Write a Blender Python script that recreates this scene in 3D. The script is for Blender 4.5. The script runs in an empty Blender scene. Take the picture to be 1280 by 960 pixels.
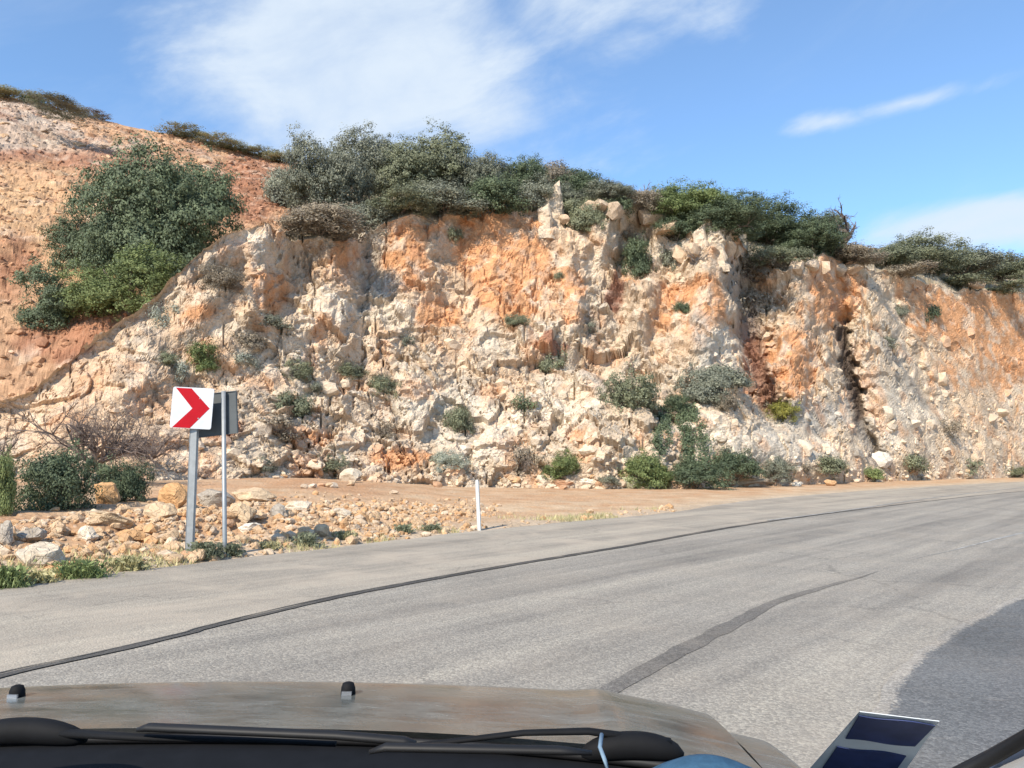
import bpy, math, random
import numpy as np
from mathutils import Vector, Matrix
from mathutils.bvhtree import BVHTree

random.seed(7)
rng = np.random.default_rng(11)
R = math.radians
scene = bpy.context.scene
COL = scene.collection

# ------------------------------------------------------------------ camera
CAM = np.array((0.0, 0.0, 1.45))
PITCH = R(5.62)
FOC = 985.0                                   # focal length in pixels of a 1280 px wide picture
cam_d = bpy.data.cameras.new('camera')
cam_d.sensor_width = 36.0
cam_d.lens = FOC / 1280 * 36.0
cam_d.clip_start = 0.03
cam_d.clip_end = 6000
cam = bpy.data.objects.new('camera', cam_d)
cam.location = CAM
cam.rotation_euler = (R(90) + PITCH, 0, 0)
COL.objects.link(cam)
scene.camera = cam

# ------------------------------------------------------------------ exposure
scene.view_settings.view_transform = 'Standard'
scene.view_settings.look = 'None'
scene.view_settings.exposure = 0.92
scene.view_settings.gamma = 1.0
scene.view_settings.use_curve_mapping = False
scene.cycles.use_denoising = True
scene.cycles.max_bounces = 6
scene.cycles.transparent_max_bounces = 8

# ------------------------------------------------------------------ sun
SUN_AZ = R(-149)                              # measured from +y towards +x
SUN_EL = R(40)
sun_d = bpy.data.lights.new('sun', 'SUN')
sun_d.energy = 3.7
sun_d.angle = R(0.5)
sun_d.color = (1.0, 0.90, 0.76)
sun = bpy.data.objects.new('sun', sun_d)
sdir = Vector((math.sin(SUN_AZ) * math.cos(SUN_EL), math.cos(SUN_AZ) * math.cos(SUN_EL), math.sin(SUN_EL)))
sun.rotation_euler = sdir.to_track_quat('Z', 'Y').to_euler()
sun.location = (-30, -20, 40)
COL.objects.link(sun)


# ------------------------------------------------------------------ node helper
class N:
    """A thin wrapper that adds nodes and links them from keyword arguments."""
    def __init__(self, tree):
        self.t = tree

    def __call__(self, typ, ins=None, **props):
        n = self.t.nodes.new(typ)
        for k, v in props.items():
            setattr(n, k, v)
        for k, v in (ins or {}).items():
            s = n.inputs[k]
            if isinstance(v, bpy.types.NodeSocket):
                self.t.links.new(v, s)
            else:
                s.default_value = v
        return n

    def math(self, op, a, b=0.0, clamp=False):
        return self('ShaderNodeMath', {0: a, 1: b}, operation=op, use_clamp=clamp).outputs[0]

    def mix(self, f, a, b, mode='MIX'):
        n = self('ShaderNodeMix', data_type='RGBA', blend_type=mode)
        for s, v in ((n.inputs[0], f), (n.inputs[6], a), (n.inputs[7], b)):
            if isinstance(v, bpy.types.NodeSocket):
                self.t.links.new(v, s)
            else:
                s.default_value = v
        return n.outputs[2]

    def ramp(self, f, stops):
        n = self('ShaderNodeValToRGB', {0: f})
        e = n.color_ramp.elements
        while len(e) < len(stops):
            e.new(0.5)
        for el, (p, c) in zip(e, stops):
            el.position = p
            el.color = c if len(c) == 4 else (*c, 1)
        return n.outputs[0]

    def rng(self, f, a, b, c=0.0, d=1.0):
        n = self('ShaderNodeMapRange', {0: f, 1: a, 2: b, 3: c, 4: d}, interpolation_type='SMOOTHSTEP')
        return n.outputs[0]

    def noise(self, vec, scale, detail=4, rough=0.55, dist=0.0):
        return self('ShaderNodeTexNoise', {'Vector': vec, 'Scale': scale, 'Detail': detail, 'Roughness': rough, 'Distortion': dist}).outputs[0]


def rgba(c):
    return (*c, 1.0)


# ------------------------------------------------------------------ world: sky and thin high cloud
world = bpy.data.worlds.new('World')
scene.world = world
world.use_nodes = True
wt = world.node_tree
wt.nodes.clear()
w = N(wt)
sky = w('ShaderNodeTexSky', sky_type='NISHITA', sun_disc=False, sun_elevation=SUN_EL, sun_rotation=SUN_AZ,
        air_density=1.0, dust_density=0.12, ozone_density=2.2, altitude=50)
tc = w('ShaderNodeTexCoord')
sep = w('ShaderNodeSeparateXYZ', {0: tc.outputs['Generated']})
az = w.math('MULTIPLY', w.math('ARCTAN2', sep.outputs[0], sep.outputs[1]), 57.29578)
el = w.math('MULTIPLY', w.math('ARCSINE', sep.outputs[2]), 57.29578)


def cloud_patch(a0, e0, ra, re, tilt, sharp=1.0):
    """1 inside an ellipse of the sky (degrees), falling to 0 at its rim."""
    t = R(tilt)
    da, de = w.math('SUBTRACT', az, a0), w.math('SUBTRACT', el, e0)
    u = w.math('ADD', w.math('MULTIPLY', da, math.cos(t) / ra), w.math('MULTIPLY', de, math.sin(t) / ra))
    v = w.math('ADD', w.math('MULTIPLY', da, -math.sin(t) / re), w.math('MULTIPLY', de, math.cos(t) / re))
    d = w.math('SQRT', w.math('ADD', w.math('MULTIPLY', u, u), w.math('MULTIPLY', v, v)))
    return w.math('MULTIPLY', w.math('SUBTRACT', 1.0, d), sharp)


comb = w('ShaderNodeCombineXYZ', {0: az, 1: el, 2: 0.0})
vr = w('ShaderNodeVectorRotate', {'Vector': comb.outputs[0], 'Angle': R(-16)}, rotation_type='Z_AXIS')
mp = w('ShaderNodeMapping', {0: vr.outputs[0], 'Scale': (0.035, 0.11, 1)})
n_wisp = w.noise(mp.outputs[0], 1.0, 8, 0.62, 0.6)
mp2 = w('ShaderNodeMapping', {0: vr.outputs[0], 'Scale': (0.10, 0.22, 1), 'Location': (3.3, 1.7, 0)})
n_puff = w.noise(mp2.outputs[0], 1.0, 7, 0.6, 0.3)
wob = w.math('MULTIPLY', w.math('SUBTRACT', n_puff, 0.5), 1.5)
wob2 = w.math('MULTIPLY', w.math('SUBTRACT', n_wisp, 0.5), 1.9)
parts = []
for (a0, e0, ra, re, tl, sh, off) in (
        (-11.5, 28.0, 16, 10.5, 14, 1.5, 0.12),     # the big bank above the scrub
        (8, 33.5, 24, 6.5, 6, 1.0, 0.0),            # its trail to the top
        (-3, 24.5, 15, 5.5, -4, 0.75, 0.0),
        (22.6, 22.4, 3.6, 1.1, -2, 1.0, 0.0),       # small bright streak
        (27.6, 22.7, 7.0, 0.85, 3, 0.85, -0.05),
        (31.5, 14.8, 10, 2.2, -3, 1.4, 0.0),         # low bank over the far scrub
        (-44, 42, 25, 9, 10, 0.8, 0.0), (60, 48, 30, 10, 8, 0.8, 0.0), (120, 32, 34, 11, 8, 1.0, 0.0), (-130, 30, 36, 10, -8, 1.0, 0.0), (175, 46, 40, 12, 6, 1.0, 0.0)):  # banks out of view, three of them added to raise the sky fill
    c = w.math('ADD', cloud_patch(a0, e0, ra, re, tl, sh), off)
    c = w.math('ADD', c, wob)
    c = w.math('ADD', c, w.math('MULTIPLY', wob2, 0.6))
    parts.append(w.rng(c, 0.0, 1.0, 0.0, 1.0))
m = parts[0]
for p in parts[1:]:
    m = w.math('MAXIMUM', m, p)
thin = w.rng(n_wisp, 0.48, 0.80, 0.0, 0.22)
m = w.math('MAXIMUM', m, thin)
m = w.math('MULTIPLY', m, w.rng(n_puff, 0.25, 0.7, 0.66, 0.98))
low = w.ramp(w.math('DIVIDE', el, 40.0), [(0.05, (0.58, 0.73, 0.92)), (0.42, (0.72, 0.85, 0.95)), (0.85, (0.90, 0.96, 0.99))])
skyc = w.mix(1.0, sky.outputs[0], low, 'MULTIPLY')
col = w.mix(m, skyc, (3.1, 3.5, 4.0, 1))
bg = w('ShaderNodeBackground', {0: col, 1: 0.135})
out = w('ShaderNodeOutputWorld', {0: bg.outputs[0]})

# ------------------------------------------------------------------ pixel helpers (positions on the real ground)
CP, SP = math.cos(PITCH), math.sin(PITCH)


def ray(px, py):
    u = (np.asarray(px, float) - 640) / FOC
    v = (480 - np.asarray(py, float)) / FOC
    u, v = np.broadcast_arrays(u, v)
    return np.stack([u, CP - v * SP, SP + v * CP], -1)


def at(px, py, depth):
    d = ray(px, py)
    return CAM + d * (np.asarray(depth, float) / d[..., 1])[..., None]


def on_plane(px, py, z=0.0):
    d = ray(px, py)
    return CAM + d * ((z - CAM[2]) / d[..., 2])[..., None]


def spl(pts, x):
    """Smooth (monotone-ish) interpolation through sorted points."""
    xs = np.array([p[0] for p in pts], float)
    ys = np.array([p[1] for p in pts], float)
    x = np.asarray(x, float)
    m_ = np.zeros_like(ys)
    d = np.diff(ys) / np.diff(xs)
    m_[1:-1] = np.where(d[:-1] * d[1:] > 0, 2 * d[:-1] * d[1:] / (d[:-1] + d[1:] + 1e-12), 0)
    m_[0], m_[-1] = d[0], d[-1]
    i = np.clip(np.searchsorted(xs, x) - 1, 0, len(xs) - 2)
    h = xs[i + 1] - xs[i]
    t = np.clip((x - xs[i]) / h, 0, 1)
    return ((2 * t**3 - 3 * t**2 + 1) * ys[i] + (t**3 - 2 * t**2 + t) * h * m_[i]
            + (-2 * t**3 + 3 * t**2) * ys[i + 1] + (t**3 - t**2) * h * m_[i + 1])


def sstep(a, b, x):
    t = np.clip((np.asarray(x, float) - a) / (b - a), 0, 1)
    return t * t * (3 - 2 * t)


# ------------------------------------------------------------------ numpy noise
def _hash(ix, iy, iz, k=0):
    with np.errstate(over='ignore'):
        h = (ix.astype(np.uint32) * np.uint32(374761393) + iy.astype(np.uint32) * np.uint32(668265263)
             + iz.astype(np.uint32) * np.uint32(2147483647) + np.uint32((k * 2654435761) & 0xffffffff))
        h = (h ^ (h >> np.uint32(13))) * np.uint32(1274126177)
        h = (h ^ (h >> np.uint32(16))) * np.uint32(2246822519)
        h = h ^ (h >> np.uint32(15))
    return h.astype(np.float64) / 4294967295.0


def vnoise(p, k=0):
    """Value noise in -1..1."""
    f = np.floor(p)
    t = p - f
    t = t * t * t * (t * (t * 6 - 15) + 10)
    i = f.astype(np.int64)
    r = 0
    for dx in (0, 1):
        for dy in (0, 1):
            for dz in (0, 1):
                wgt = ((t[:, 0] if dx else 1 - t[:, 0]) * (t[:, 1] if dy else 1 - t[:, 1]) * (t[:, 2] if dz else 1 - t[:, 2]))
                r = r + wgt * _hash(i[:, 0] + dx, i[:, 1] + dy, i[:, 2] + dz, k)
    return r * 2 - 1


def fbm(p, scale, oct=4, k=0, gain=0.5):
    r, a, tot = 0, 1.0, 0.0
    q = p * scale
    for o in range(oct):
        r = r + a * vnoise(q + 17.3 * o, k + o)
        tot += a
        a *= gain
        q = q * 2.03
    return r / tot


def blocks(p, size, k=0, tilt=0.9, stretch=(1, 1, 1)):
    """Fractured rock: every Voronoi cell of about SIZE metres gets its own height and its own tilted facet. Returns (height in units of
    size, cell random)."""
    q = p / (size * np.array(stretch))
    f = np.floor(q).astype(np.int64)
    best = np.full(len(p), 1e9)
    hgt = np.zeros(len(p))
    rnd = np.zeros(len(p))
    for dx in (-1, 0, 1):
        for dy in (-1, 0, 1):
            for dz in (-1, 0, 1):
                c = f + np.array((dx, dy, dz))
                j = [_hash(c[:, 0], c[:, 1], c[:, 2], k + a) for a in range(3)]
                dv = q - (c + np.stack(j, 1))
                d = (dv * dv).sum(1)
                sel = d < best
                best = np.where(sel, d, best)
                g = [_hash(c[:, 0], c[:, 1], c[:, 2], k + 5 + a) - 0.5 for a in range(3)]
                h0 = _hash(c[:, 0], c[:, 1], c[:, 2], k + 9) - 0.5
                hh = h0 + tilt * 2 * (dv[:, 0] * g[0] + dv[:, 1] * g[1] + dv[:, 2] * g[2])
                hgt = np.where(sel, hh, hgt)
                rnd = np.where(sel, j[0], rnd)
    return hgt, rnd


# ------------------------------------------------------------------ mesh helpers
def mesh_np(name, verts, faces, mat=None, cols=None, smooth=False):
    """A mesh datablock from numpy arrays; FACES is (n, 3) or (n, 4)."""
    me = bpy.data.meshes.new(name)
    verts = np.asarray(verts, np.float32)
    faces = np.asarray(faces, np.int32)
    k = faces.shape[1]
    me.vertices.add(len(verts))
    me.vertices.foreach_set('co', verts.ravel())
    me.loops.add(faces.size)
    me.loops.foreach_set('vertex_index', faces.ravel())
    me.polygons.add(len(faces))
    me.polygons.foreach_set('loop_start', np.arange(0, faces.size, k, dtype=np.int32))
    me.polygons.foreach_set('loop_total', np.full(len(faces), k, np.int32))
    me.polygons.foreach_set('use_smooth', np.full(len(faces), smooth, bool))
    me.update(calc_edges=True)
    if cols is not None:
        a = me.color_attributes.new('tint', 'FLOAT_COLOR', 'POINT')
        c4 = np.ones((len(verts), 4), np.float32)
        c4[:, :3] = cols
        a.data.foreach_set('color', c4.ravel())
    if mat:
        me.materials.append(mat)
    return me


def link(name, me, parent=None, loc=None, **props):
    o = bpy.data.objects.new(name, me)
    COL.objects.link(o)
    if parent is not None:
        o.parent = parent
    if loc is not None:
        o.location = loc
    for k, v in props.items():
        if v:
            o[k] = v
    return o


def thing(name, label, cat, loc=(0, 0, 0), group=None):
    o = bpy.data.objects.new(name, None)
    o.empty_display_size = 0.2
    COL.objects.link(o)
    o.location = loc
    o['label'] = label
    o['category'] = cat
    if group:
        o['group'] = group
    return o


def grid_faces(nr, nc):
    i = np.arange(nr * nc).reshape(nr, nc)
    return np.stack([i[:-1, :-1], i[:-1, 1:], i[1:, 1:], i[1:, :-1]], -1).reshape(-1, 4)


class MB:
    """Collects boxes, tubes and prisms into one mesh."""
    def __init__(self):
        self.v, self.f = [], []

    def add(self, vs, fs):
        b = len(self.v)
        self.v += [tuple(map(float, v)) for v in vs]
        self.f += [tuple(b + i for i in f) for f in fs]
        return self

    def box(self, c, s, rz=0.0, bev=0.0):
        cx, cy, cz = c
        a, b, h = s[0] / 2, s[1] / 2, s[2] / 2
        vs = []
        for z in (-h, h):
            for x, y in ((-a, -b), (a, -b), (a, b), (-a, b)):
                vs.append((cx + x * math.cos(rz) - y * math.sin(rz), cy + x * math.sin(rz) + y * math.cos(rz), cz + z))
        return self.add(vs, [(3, 2, 1, 0), (4, 5, 6, 7), (0, 1, 5, 4), (1, 2, 6, 5), (2, 3, 7, 6), (3, 0, 4, 7)])

    def tube(self, pts, rad, n=8, cap=True, squash=None):
        pts = [Vector(p) for p in pts]
        rad = rad if isinstance(rad, (list, tuple)) else [rad] * len(pts)
        b = len(self.v)
        for i, p in enumerate(pts):
            t = (pts[min(i + 1, len(pts) - 1)] - pts[max(i - 1, 0)]).normalized()
            up = Vector((0, 0, 1)) if abs(t.z) < 0.95 else Vector((1, 0, 0))
            a = t.cross(up).normalized()
            c = a.cross(t)
            for k in range(n):
                th = 2 * math.pi * k / n
                q = p + a * (math.cos(th) * rad[i]) + c * (math.sin(th) * rad[i] * (squash or 1))
                self.v.append(tuple(q))
        for i in range(len(pts) - 1):
            for k in range(n):
                k2 = (k + 1) % n
                self.f.append((b + i * n + k, b + i * n + k2, b + (i + 1) * n + k2, b + (i + 1) * n + k))
        if cap:
            self.f.append(tuple(b + k for k in range(n - 1, -1, -1)))
            e = b + (len(pts) - 1) * n
            self.f.append(tuple(e + k for k in range(n)))
        return self

    def prism(self, poly, off):
        """POLY: 3-D points of a flat outline, OFF: extrusion vector."""
        off = Vector(off)
        n = len(poly)
        vs = [Vector(p) for p in poly] + [Vector(p) + off for p in poly]
        fs = [tuple(range(n - 1, -1, -1)), tuple(range(n, 2 * n))]
        fs += [(i, (i + 1) % n, n + (i + 1) % n, n + i) for i in range(n)]
        return self.add(vs, fs)

    def build(self, name, mat, parent=None, smooth=False, bevel=0.0, **props):
        me = bpy.data.meshes.new(name)
        me.from_pydata(self.v, [], self.f)
        import bmesh
        bm = bmesh.new()
        bm.from_mesh(me)
        bmesh.ops.recalc_face_normals(bm, faces=bm.faces)
        if bevel:
            es = [e for e in bm.edges if len(e.link_faces) == 2 and e.calc_face_angle(0) > 0.6]
            bmesh.ops.bevel(bm, geom=es, offset=bevel, segments=2, profile=0.6, affect='EDGES')
        bm.to_mesh(me)
        bm.free()
        if smooth:
            me.polygons.foreach_set('use_smooth', [True] * len(me.polygons))
        me.materials.append(mat)
        return link(name, me, parent, **props)


# ------------------------------------------------------------------ materials
def material(name):
    m = bpy.data.materials.new(name)
    m.use_nodes = True
    m.node_tree.nodes.clear()
    return m, N(m.node_tree)


def finish(n, color, rough=0.9, metal=0.0, bump=None, spec=0.3, coat=0.0):
    b = n('ShaderNodeBsdfPrincipled', {'Base Color': color, 'Roughness': rough, 'Metallic': metal, 'Specular IOR Level': spec, 'Coat Weight': coat})
    if bump is not None:
        n.t.links.new(bump, b.inputs['Normal'])
    n('ShaderNodeOutputMaterial', {0: b.outputs[0]})
    return b


def bumpn(n, h, strength, dist, normal=None):
    d = {'Height': h, 'Strength': strength, 'Distance': dist}
    if normal is not None:
        d['Normal'] = normal
    return n('ShaderNodeBump', d).outputs[0]


def rock_material(name, source, rough_scale=1.0):
    """Limestone: the tint comes from the geometry's own colour attribute or from the object's colour; grain and relief are procedural."""
    m, n = material(name)
    geo = n('ShaderNodeNewGeometry')
    pos = geo.outputs['Position']
    if source == 'attribute':
        base = n('ShaderNodeVertexColor', layer_name='tint').outputs[0]
    else:
        base = n('ShaderNodeObjectInfo').outputs['Color']
    a = n.noise(pos, 1.9, 9, 0.68, 0.4)
    fine = n.noise(pos, 11.0, 6, 0.7)
    c = n.mix(1.0, base, n.ramp(a, [(0.25, (0.74, 0.70, 0.65)), (0.5, (1.0, 1.0, 1.0)), (0.75, (1.15, 1.14, 1.12))]), 'MULTIPLY')
    c = n.mix(1.0, c, n.ramp(fine, [(0.28, (0.72, 0.69, 0.66)), (0.55, (1.02, 1.02, 1.02)), (0.8, (1.15, 1.14, 1.12))]), 'MULTIPLY')
    lich = n.rng(n.noise(pos, 3.3, 8, 0.75, 0.8), 0.60, 0.74, 0.0, 0.30)
    c = n.mix(lich, c, (0.27, 0.245, 0.21, 1))
    vor = n('ShaderNodeTexVoronoi', {'Vector': n('ShaderNodeVectorMath', {0: pos, 1: n('ShaderNodeTexNoise', {'Vector': pos, 'Scale': 1.3, 'Detail': 4}).outputs['Color']}, operation='ADD').outputs[0], 'Scale': 2.6 * rough_scale}, feature='DISTANCE_TO_EDGE').outputs[0]
    crack = n.rng(vor, 0.0, 0.09, 0.0, 1.0)
    h = n.math('ADD', n.math('MULTIPLY', a, 1.0), n.math('MULTIPLY', fine, 0.35))
    h = n.math('ADD', h, n.math('MULTIPLY', crack, 0.22))
    nb = bumpn(n, h, 0.75, 0.20 / rough_scale)
    finish(n, c, 0.92, bump=nb, spec=0.15)
    return m


M = {}
M['cliff'] = rock_material('limestone_face', 'attribute')
M['scree'] = rock_material('scree_slope', 'attribute', 2.4)
M['stone'] = rock_material('loose_stone', 'object', 3.0)
M['rubble'] = rock_material('rubble_stones', 'attribute', 3.0)

# dirt and gravel ground
m, n = material('dirt_ground')
geo = n('ShaderNodeNewGeometry')
pos = geo.outputs['Position']
base = n('ShaderNodeVertexColor', layer_name='tint').outputs[0]
a = n.noise(pos, 0.9, 8, 0.65)
fine = n.noise(pos, 22, 5, 0.7)
peb = n('ShaderNodeTexVoronoi', {'Vector': pos, 'Scale': 9.0, 'Randomness': 1.0})
c = n.mix(1.0, base, n.ramp(a, [(0.3, (0.80, 0.76, 0.72)), (0.7, (1.14, 1.13, 1.12))]), 'MULTIPLY')
c = n.mix(1.0, c, n.ramp(fine, [(0.3, (0.78, 0.76, 0.74)), (0.7, (1.15, 1.14, 1.13))]), 'MULTIPLY')
c = n.mix(n.rng(peb.outputs['Distance'], 0.22, 0.30, 0.35, 0.0), c, (0.56, 0.50, 0.42, 1))
h = n.math('ADD', n.math('MULTIPLY', fine, 0.5), n.math('SUBTRACT', 1.0, peb.outputs['Distance']))
finish(n, c, 0.95, bump=bumpn(n, h, 0.6, 0.05), spec=0.15)
M['dirt'] = m


def asphalt(name, tone, agg, dust, patchy, tracks=True):
    m, n = material(name)
    geo = n('ShaderNodeNewGeometry')
    pos = geo.outputs['Position']
    v1 = n('ShaderNodeTexVoronoi', {'Vector': pos, 'Scale': 62.0})
    v2 = n('ShaderNodeTexVoronoi', {'Vector': pos, 'Scale': 130.0})
    cell = n('ShaderNodeSeparateColor', {0: v1.outputs['Color']}).outputs[0]
    cell2 = n('ShaderNodeSeparateColor', {0: v2.outputs['Color']}).outputs[1]
    k = n.math('ADD', n.math('MULTIPLY', cell, 0.6), n.math('MULTIPLY', cell2, 0.4))
    lo, hi = 1 - agg, 1 + agg
    c = n.mix(1.0, rgba(tone), n.ramp(k, [(0.18, (lo, lo, lo)), (0.55, (1, 1, 1)), (0.88, (hi * 1.12, hi * 1.10, hi * 1.05))]), 'MULTIPLY')
    big = n.noise(pos, 0.55, 6, 0.6, 0.3)
    c = n.mix(1.0, c, n.ramp(big, [(0.3, (1 - patchy, 1 - patchy, 1 - patchy)), (0.7, (1 + patchy, 1 + patchy, 1 + patchy))]), 'MULTIPLY')
    if tracks:   # worn wheel paths along the road, polished darker and smoother
        vr = n('ShaderNodeVectorRotate', {'Vector': pos, 'Angle': R(41)}, rotation_type='Z_AXIS')
        mp = n('ShaderNodeMapping', {0: vr.outputs[0], 'Scale': (1.0, 0.05, 1)})
        tr = n.noise(mp.outputs[0], 1.15, 5, 0.6, 0.2)
        vr = n('ShaderNodeMapping', {0: vr.outputs[0], 'Scale': (1.0, 0.03, 1), 'Location': (4, 2, 0)})
        tr2 = n.noise(vr.outputs[0], 5.0, 4, 0.6)
        c = n.mix(1.0, c, n.ramp(tr, [(0.36, (0.66, 0.67, 0.69)), (0.52, (1.0, 1.0, 1.0)), (0.66, (1.20, 1.19, 1.16))]), 'MULTIPLY')
        c = n.mix(1.0, c, n.ramp(tr2, [(0.3, (0.86, 0.86, 0.87)), (0.7, (1.10, 1.10, 1.09))]), 'MULTIPLY')
    wv = n('ShaderNodeVectorMath', {0: pos, 1: n('ShaderNodeVectorMath', {0: n('ShaderNodeTexNoise', {'Vector': pos, 'Scale': 1.1, 'Detail': 6, 'Roughness': 0.7}).outputs['Color'], 1: (0.9, 0.9, 0.0)}, operation='MULTIPLY').outputs[0]}, operation='ADD').outputs[0]
    cr = n('ShaderNodeTexVoronoi', {'Vector': wv, 'Scale': 0.42}, feature='DISTANCE_TO_EDGE').outputs[0]
    ck = n.math('MULTIPLY', n.rng(cr, 0.0, 0.010, 0.55, 0.0), n.rng(n.noise(pos, 0.33, 3), 0.46, 0.60, 0.0, 1.0))
    c = n.mix(ck, c, (0.075, 0.072, 0.068, 1))
    d = n.rng(n.noise(pos, 0.8, 7, 0.65, 0.5), 0.40, 0.75, dust * 0.25, dust)
    c = n.mix(d, c, (0.42, 0.36, 0.285, 1))
    h = n.math('SUBTRACT', 1.0, v1.outputs['Distance'])
    h = n.math('ADD', h, n.math('MULTIPLY', n.noise(pos, 160, 3), 0.5))
    finish(n, c, 0.86, bump=bumpn(n, h, 0.55 * (0.4 + agg), 0.012), spec=0.25)
    return m


M['road'] = asphalt('chip_seal_asphalt', (0.260, 0.242, 0.212), 0.33, 0.34, 0.10)
M['shoulder'] = asphalt('dusty_asphalt', (0.290, 0.264, 0.222), 0.24, 0.95, 0.08)
M['patch'] = asphalt('dark_road_tone', (0.115, 0.120, 0.124), 0.34, 0.16, 0.20, False)
M['tar'] = asphalt('tar_seal', (0.060, 0.059, 0.058), 0.25, 0.18, 0.18, False)
M['tyre_mark'] = asphalt('rubbed_asphalt', (0.118, 0.113, 0.106), 0.42, 0.40, 0.24, False)

m, n = material('faded_road_paint')
pos = n('ShaderNodeNewGeometry').outputs['Position']
wear = n.rng(n.noise(pos, 5.0, 8, 0.75), 0.42, 0.62, 0.0, 1.0)
finish(n, n.mix(wear, (0.22, 0.215, 0.20, 1), (0.42, 0.41, 0.38, 1)), 0.85)
M['paint'] = m


def leaf_material(name, c1, c2, trans=0.25):
    m, n = material(name)
    g = n('ShaderNodeNewGeometry')
    oi = n('ShaderNodeObjectInfo')
    f = n.math('ADD', n.math('MULTIPLY', g.outputs['Random Per Island'], 0.75), n.math('MULTIPLY', oi.outputs['Random'], 0.25))
    c = n.ramp(f, [(0.05, c1), (0.75, c2), (1.0, tuple(min(1, x * 1.35) for x in c2))])
    pt = n.noise(g.outputs['Position'], 1.1, 3)
    c = n.mix(1.0, c, n.ramp(pt, [(0.3, (0.72, 0.74, 0.78)), (0.7, (1.2, 1.18, 1.1))]), 'MULTIPLY')
    d = n('ShaderNodeBsdfPrincipled', {'Base Color': c, 'Roughness': 0.6, 'Specular IOR Level': 0.25})
    t = n('ShaderNodeBsdfTranslucent', {'Color': c})
    mx = n('ShaderNodeMixShader', {0: trans, 1: d.outputs[0], 2: t.outputs[0]})
    n('ShaderNodeOutputMaterial', {0: mx.outputs[0]})
    return m


LEAF = {
    'dark': leaf_material('dark_evergreen_leaf', (0.058, 0.081, 0.046), (0.151, 0.189, 0.110)),
    'green': leaf_material('green_leaf', (0.092, 0.129, 0.046), (0.240, 0.284, 0.115)),
    'olive': leaf_material('olive_leaf', (0.114, 0.129, 0.079), (0.250, 0.265, 0.172)),
    'brown': leaf_material('dry_leaf', (0.164, 0.137, 0.102), (0.338, 0.286, 0.218)),
    'silver': leaf_material('silver_leaf', (0.202, 0.224, 0.180), (0.420, 0.442, 0.368)),
    'yellow': leaf_material('yellow_flower', (0.130, 0.135, 0.045), (0.330, 0.310, 0.075)),
    'grass': leaf_material('grass_blade', (0.246, 0.239, 0.113), (0.557, 0.498, 0.275)),
}
LEAF['skyscrub'] = leaf_material('pale_dry_leaf', (0.192, 0.197, 0.111), (0.407, 0.396, 0.246))
LEAF['dull'] = leaf_material('dull_grey_green_leaf', (0.125, 0.139, 0.104), (0.284, 0.291, 0.224))

m, n = material('bark')
pos = n('ShaderNodeNewGeometry').outputs['Position']
finish(n, n.ramp(n.noise(pos, 9, 5), [(0.3, (0.10, 0.075, 0.055)), (0.7, (0.24, 0.20, 0.165))]), 0.9)
M['bark'] = m
m, n = material('bleached_twig')
pos = n('ShaderNodeNewGeometry').outputs['Position']
finish(n, n.ramp(n.noise(pos, 4, 5), [(0.3, (0.13, 0.10, 0.085)), (0.7, (0.33, 0.28, 0.235))]), 0.9)
M['twig'] = m
m, n = material('dark_dry_twig')
pos = n('ShaderNodeNewGeometry').outputs['Position']
finish(n, n.ramp(n.noise(pos, 4, 5), [(0.3, (0.085, 0.062, 0.052)), (0.7, (0.21, 0.165, 0.140))]), 0.9)
M['dark_twig'] = m


def simple(name, c, rough=0.5, metal=0.0, var=0.12, scale=6.0, spec=0.4, coat=0.0, bump=0.0):
    m, n = material(name)
    tcn = n('ShaderNodeTexCoord').outputs['Object']
    a = n.noise(tcn, scale, 6, 0.6)
    lo, hi = 1 - var, 1 + var
    col = n.mix(1.0, rgba(c), n.ramp(a, [(0.3, (lo, lo, lo)), (0.7, (hi, hi, hi))]), 'MULTIPLY')
    nb = bumpn(n, a, bump, 0.01) if bump else None
    finish(n, col, rough, metal, nb, spec, coat)
    return m


M['galv'] = simple('galvanised_steel', (0.30, 0.315, 0.32), 0.5, 0.4, 0.14, 9)
M['sign_white'] = simple('white_sign_sheeting', (0.53, 0.55, 0.58), 0.5, 0, 0.10, 4)
M['sign_red'] = simple('red_sign_sheeting', (0.37, 0.004, 0.012), 0.65, 0, 0.08, 6, spec=0.15)
M['sign_back'] = simple('grey_sign_back', (0.085, 0.094, 0.098), 0.55, 0.2, 0.15, 5)
M['post_white'] = simple('white_plastic', (0.58, 0.58, 0.55), 0.5, 0, 0.08, 9)
M['black_plastic'] = simple('black_plastic', (0.006, 0.0065, 0.008), 0.75, 0, 0.25, 30, spec=0.2)
M['rubber'] = simple('black_rubber', (0.008, 0.008, 0.009), 0.6, 0, 0.2, 40)
M['dash'] = simple('dark_dashboard', (0.013, 0.015, 0.020), 0.7, 0, 0.2, 60, spec=0.15, bump=0.15)
M['trim'] = simple('grey_pillar_trim', (0.30, 0.30, 0.30), 0.7, 0, 0.06, 40)
M['chrome'] = simple('nozzle_metal', (0.5, 0.52, 0.55), 0.3, 0.8, 0.05, 20)
M['sticker_white'] = simple('white_sticker', (0.62, 0.66, 0.70), 0.5, 0, 0.10, 25)
M['sticker_blue'] = simple('blue_sticker_print', (0.034, 0.050, 0.145), 0.5, 0, 0.30, 40)
M['cloth_blue'] = simple('pale_blue_cloth', (0.030, 0.085, 0.15), 0.8, 0, 0.2, 60, bump=0.3)

M['ear_loop'] = simple('pale_blue_elastic', (0.16, 0.24, 0.32), 0.7, 0, 0.1, 60)

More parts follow.
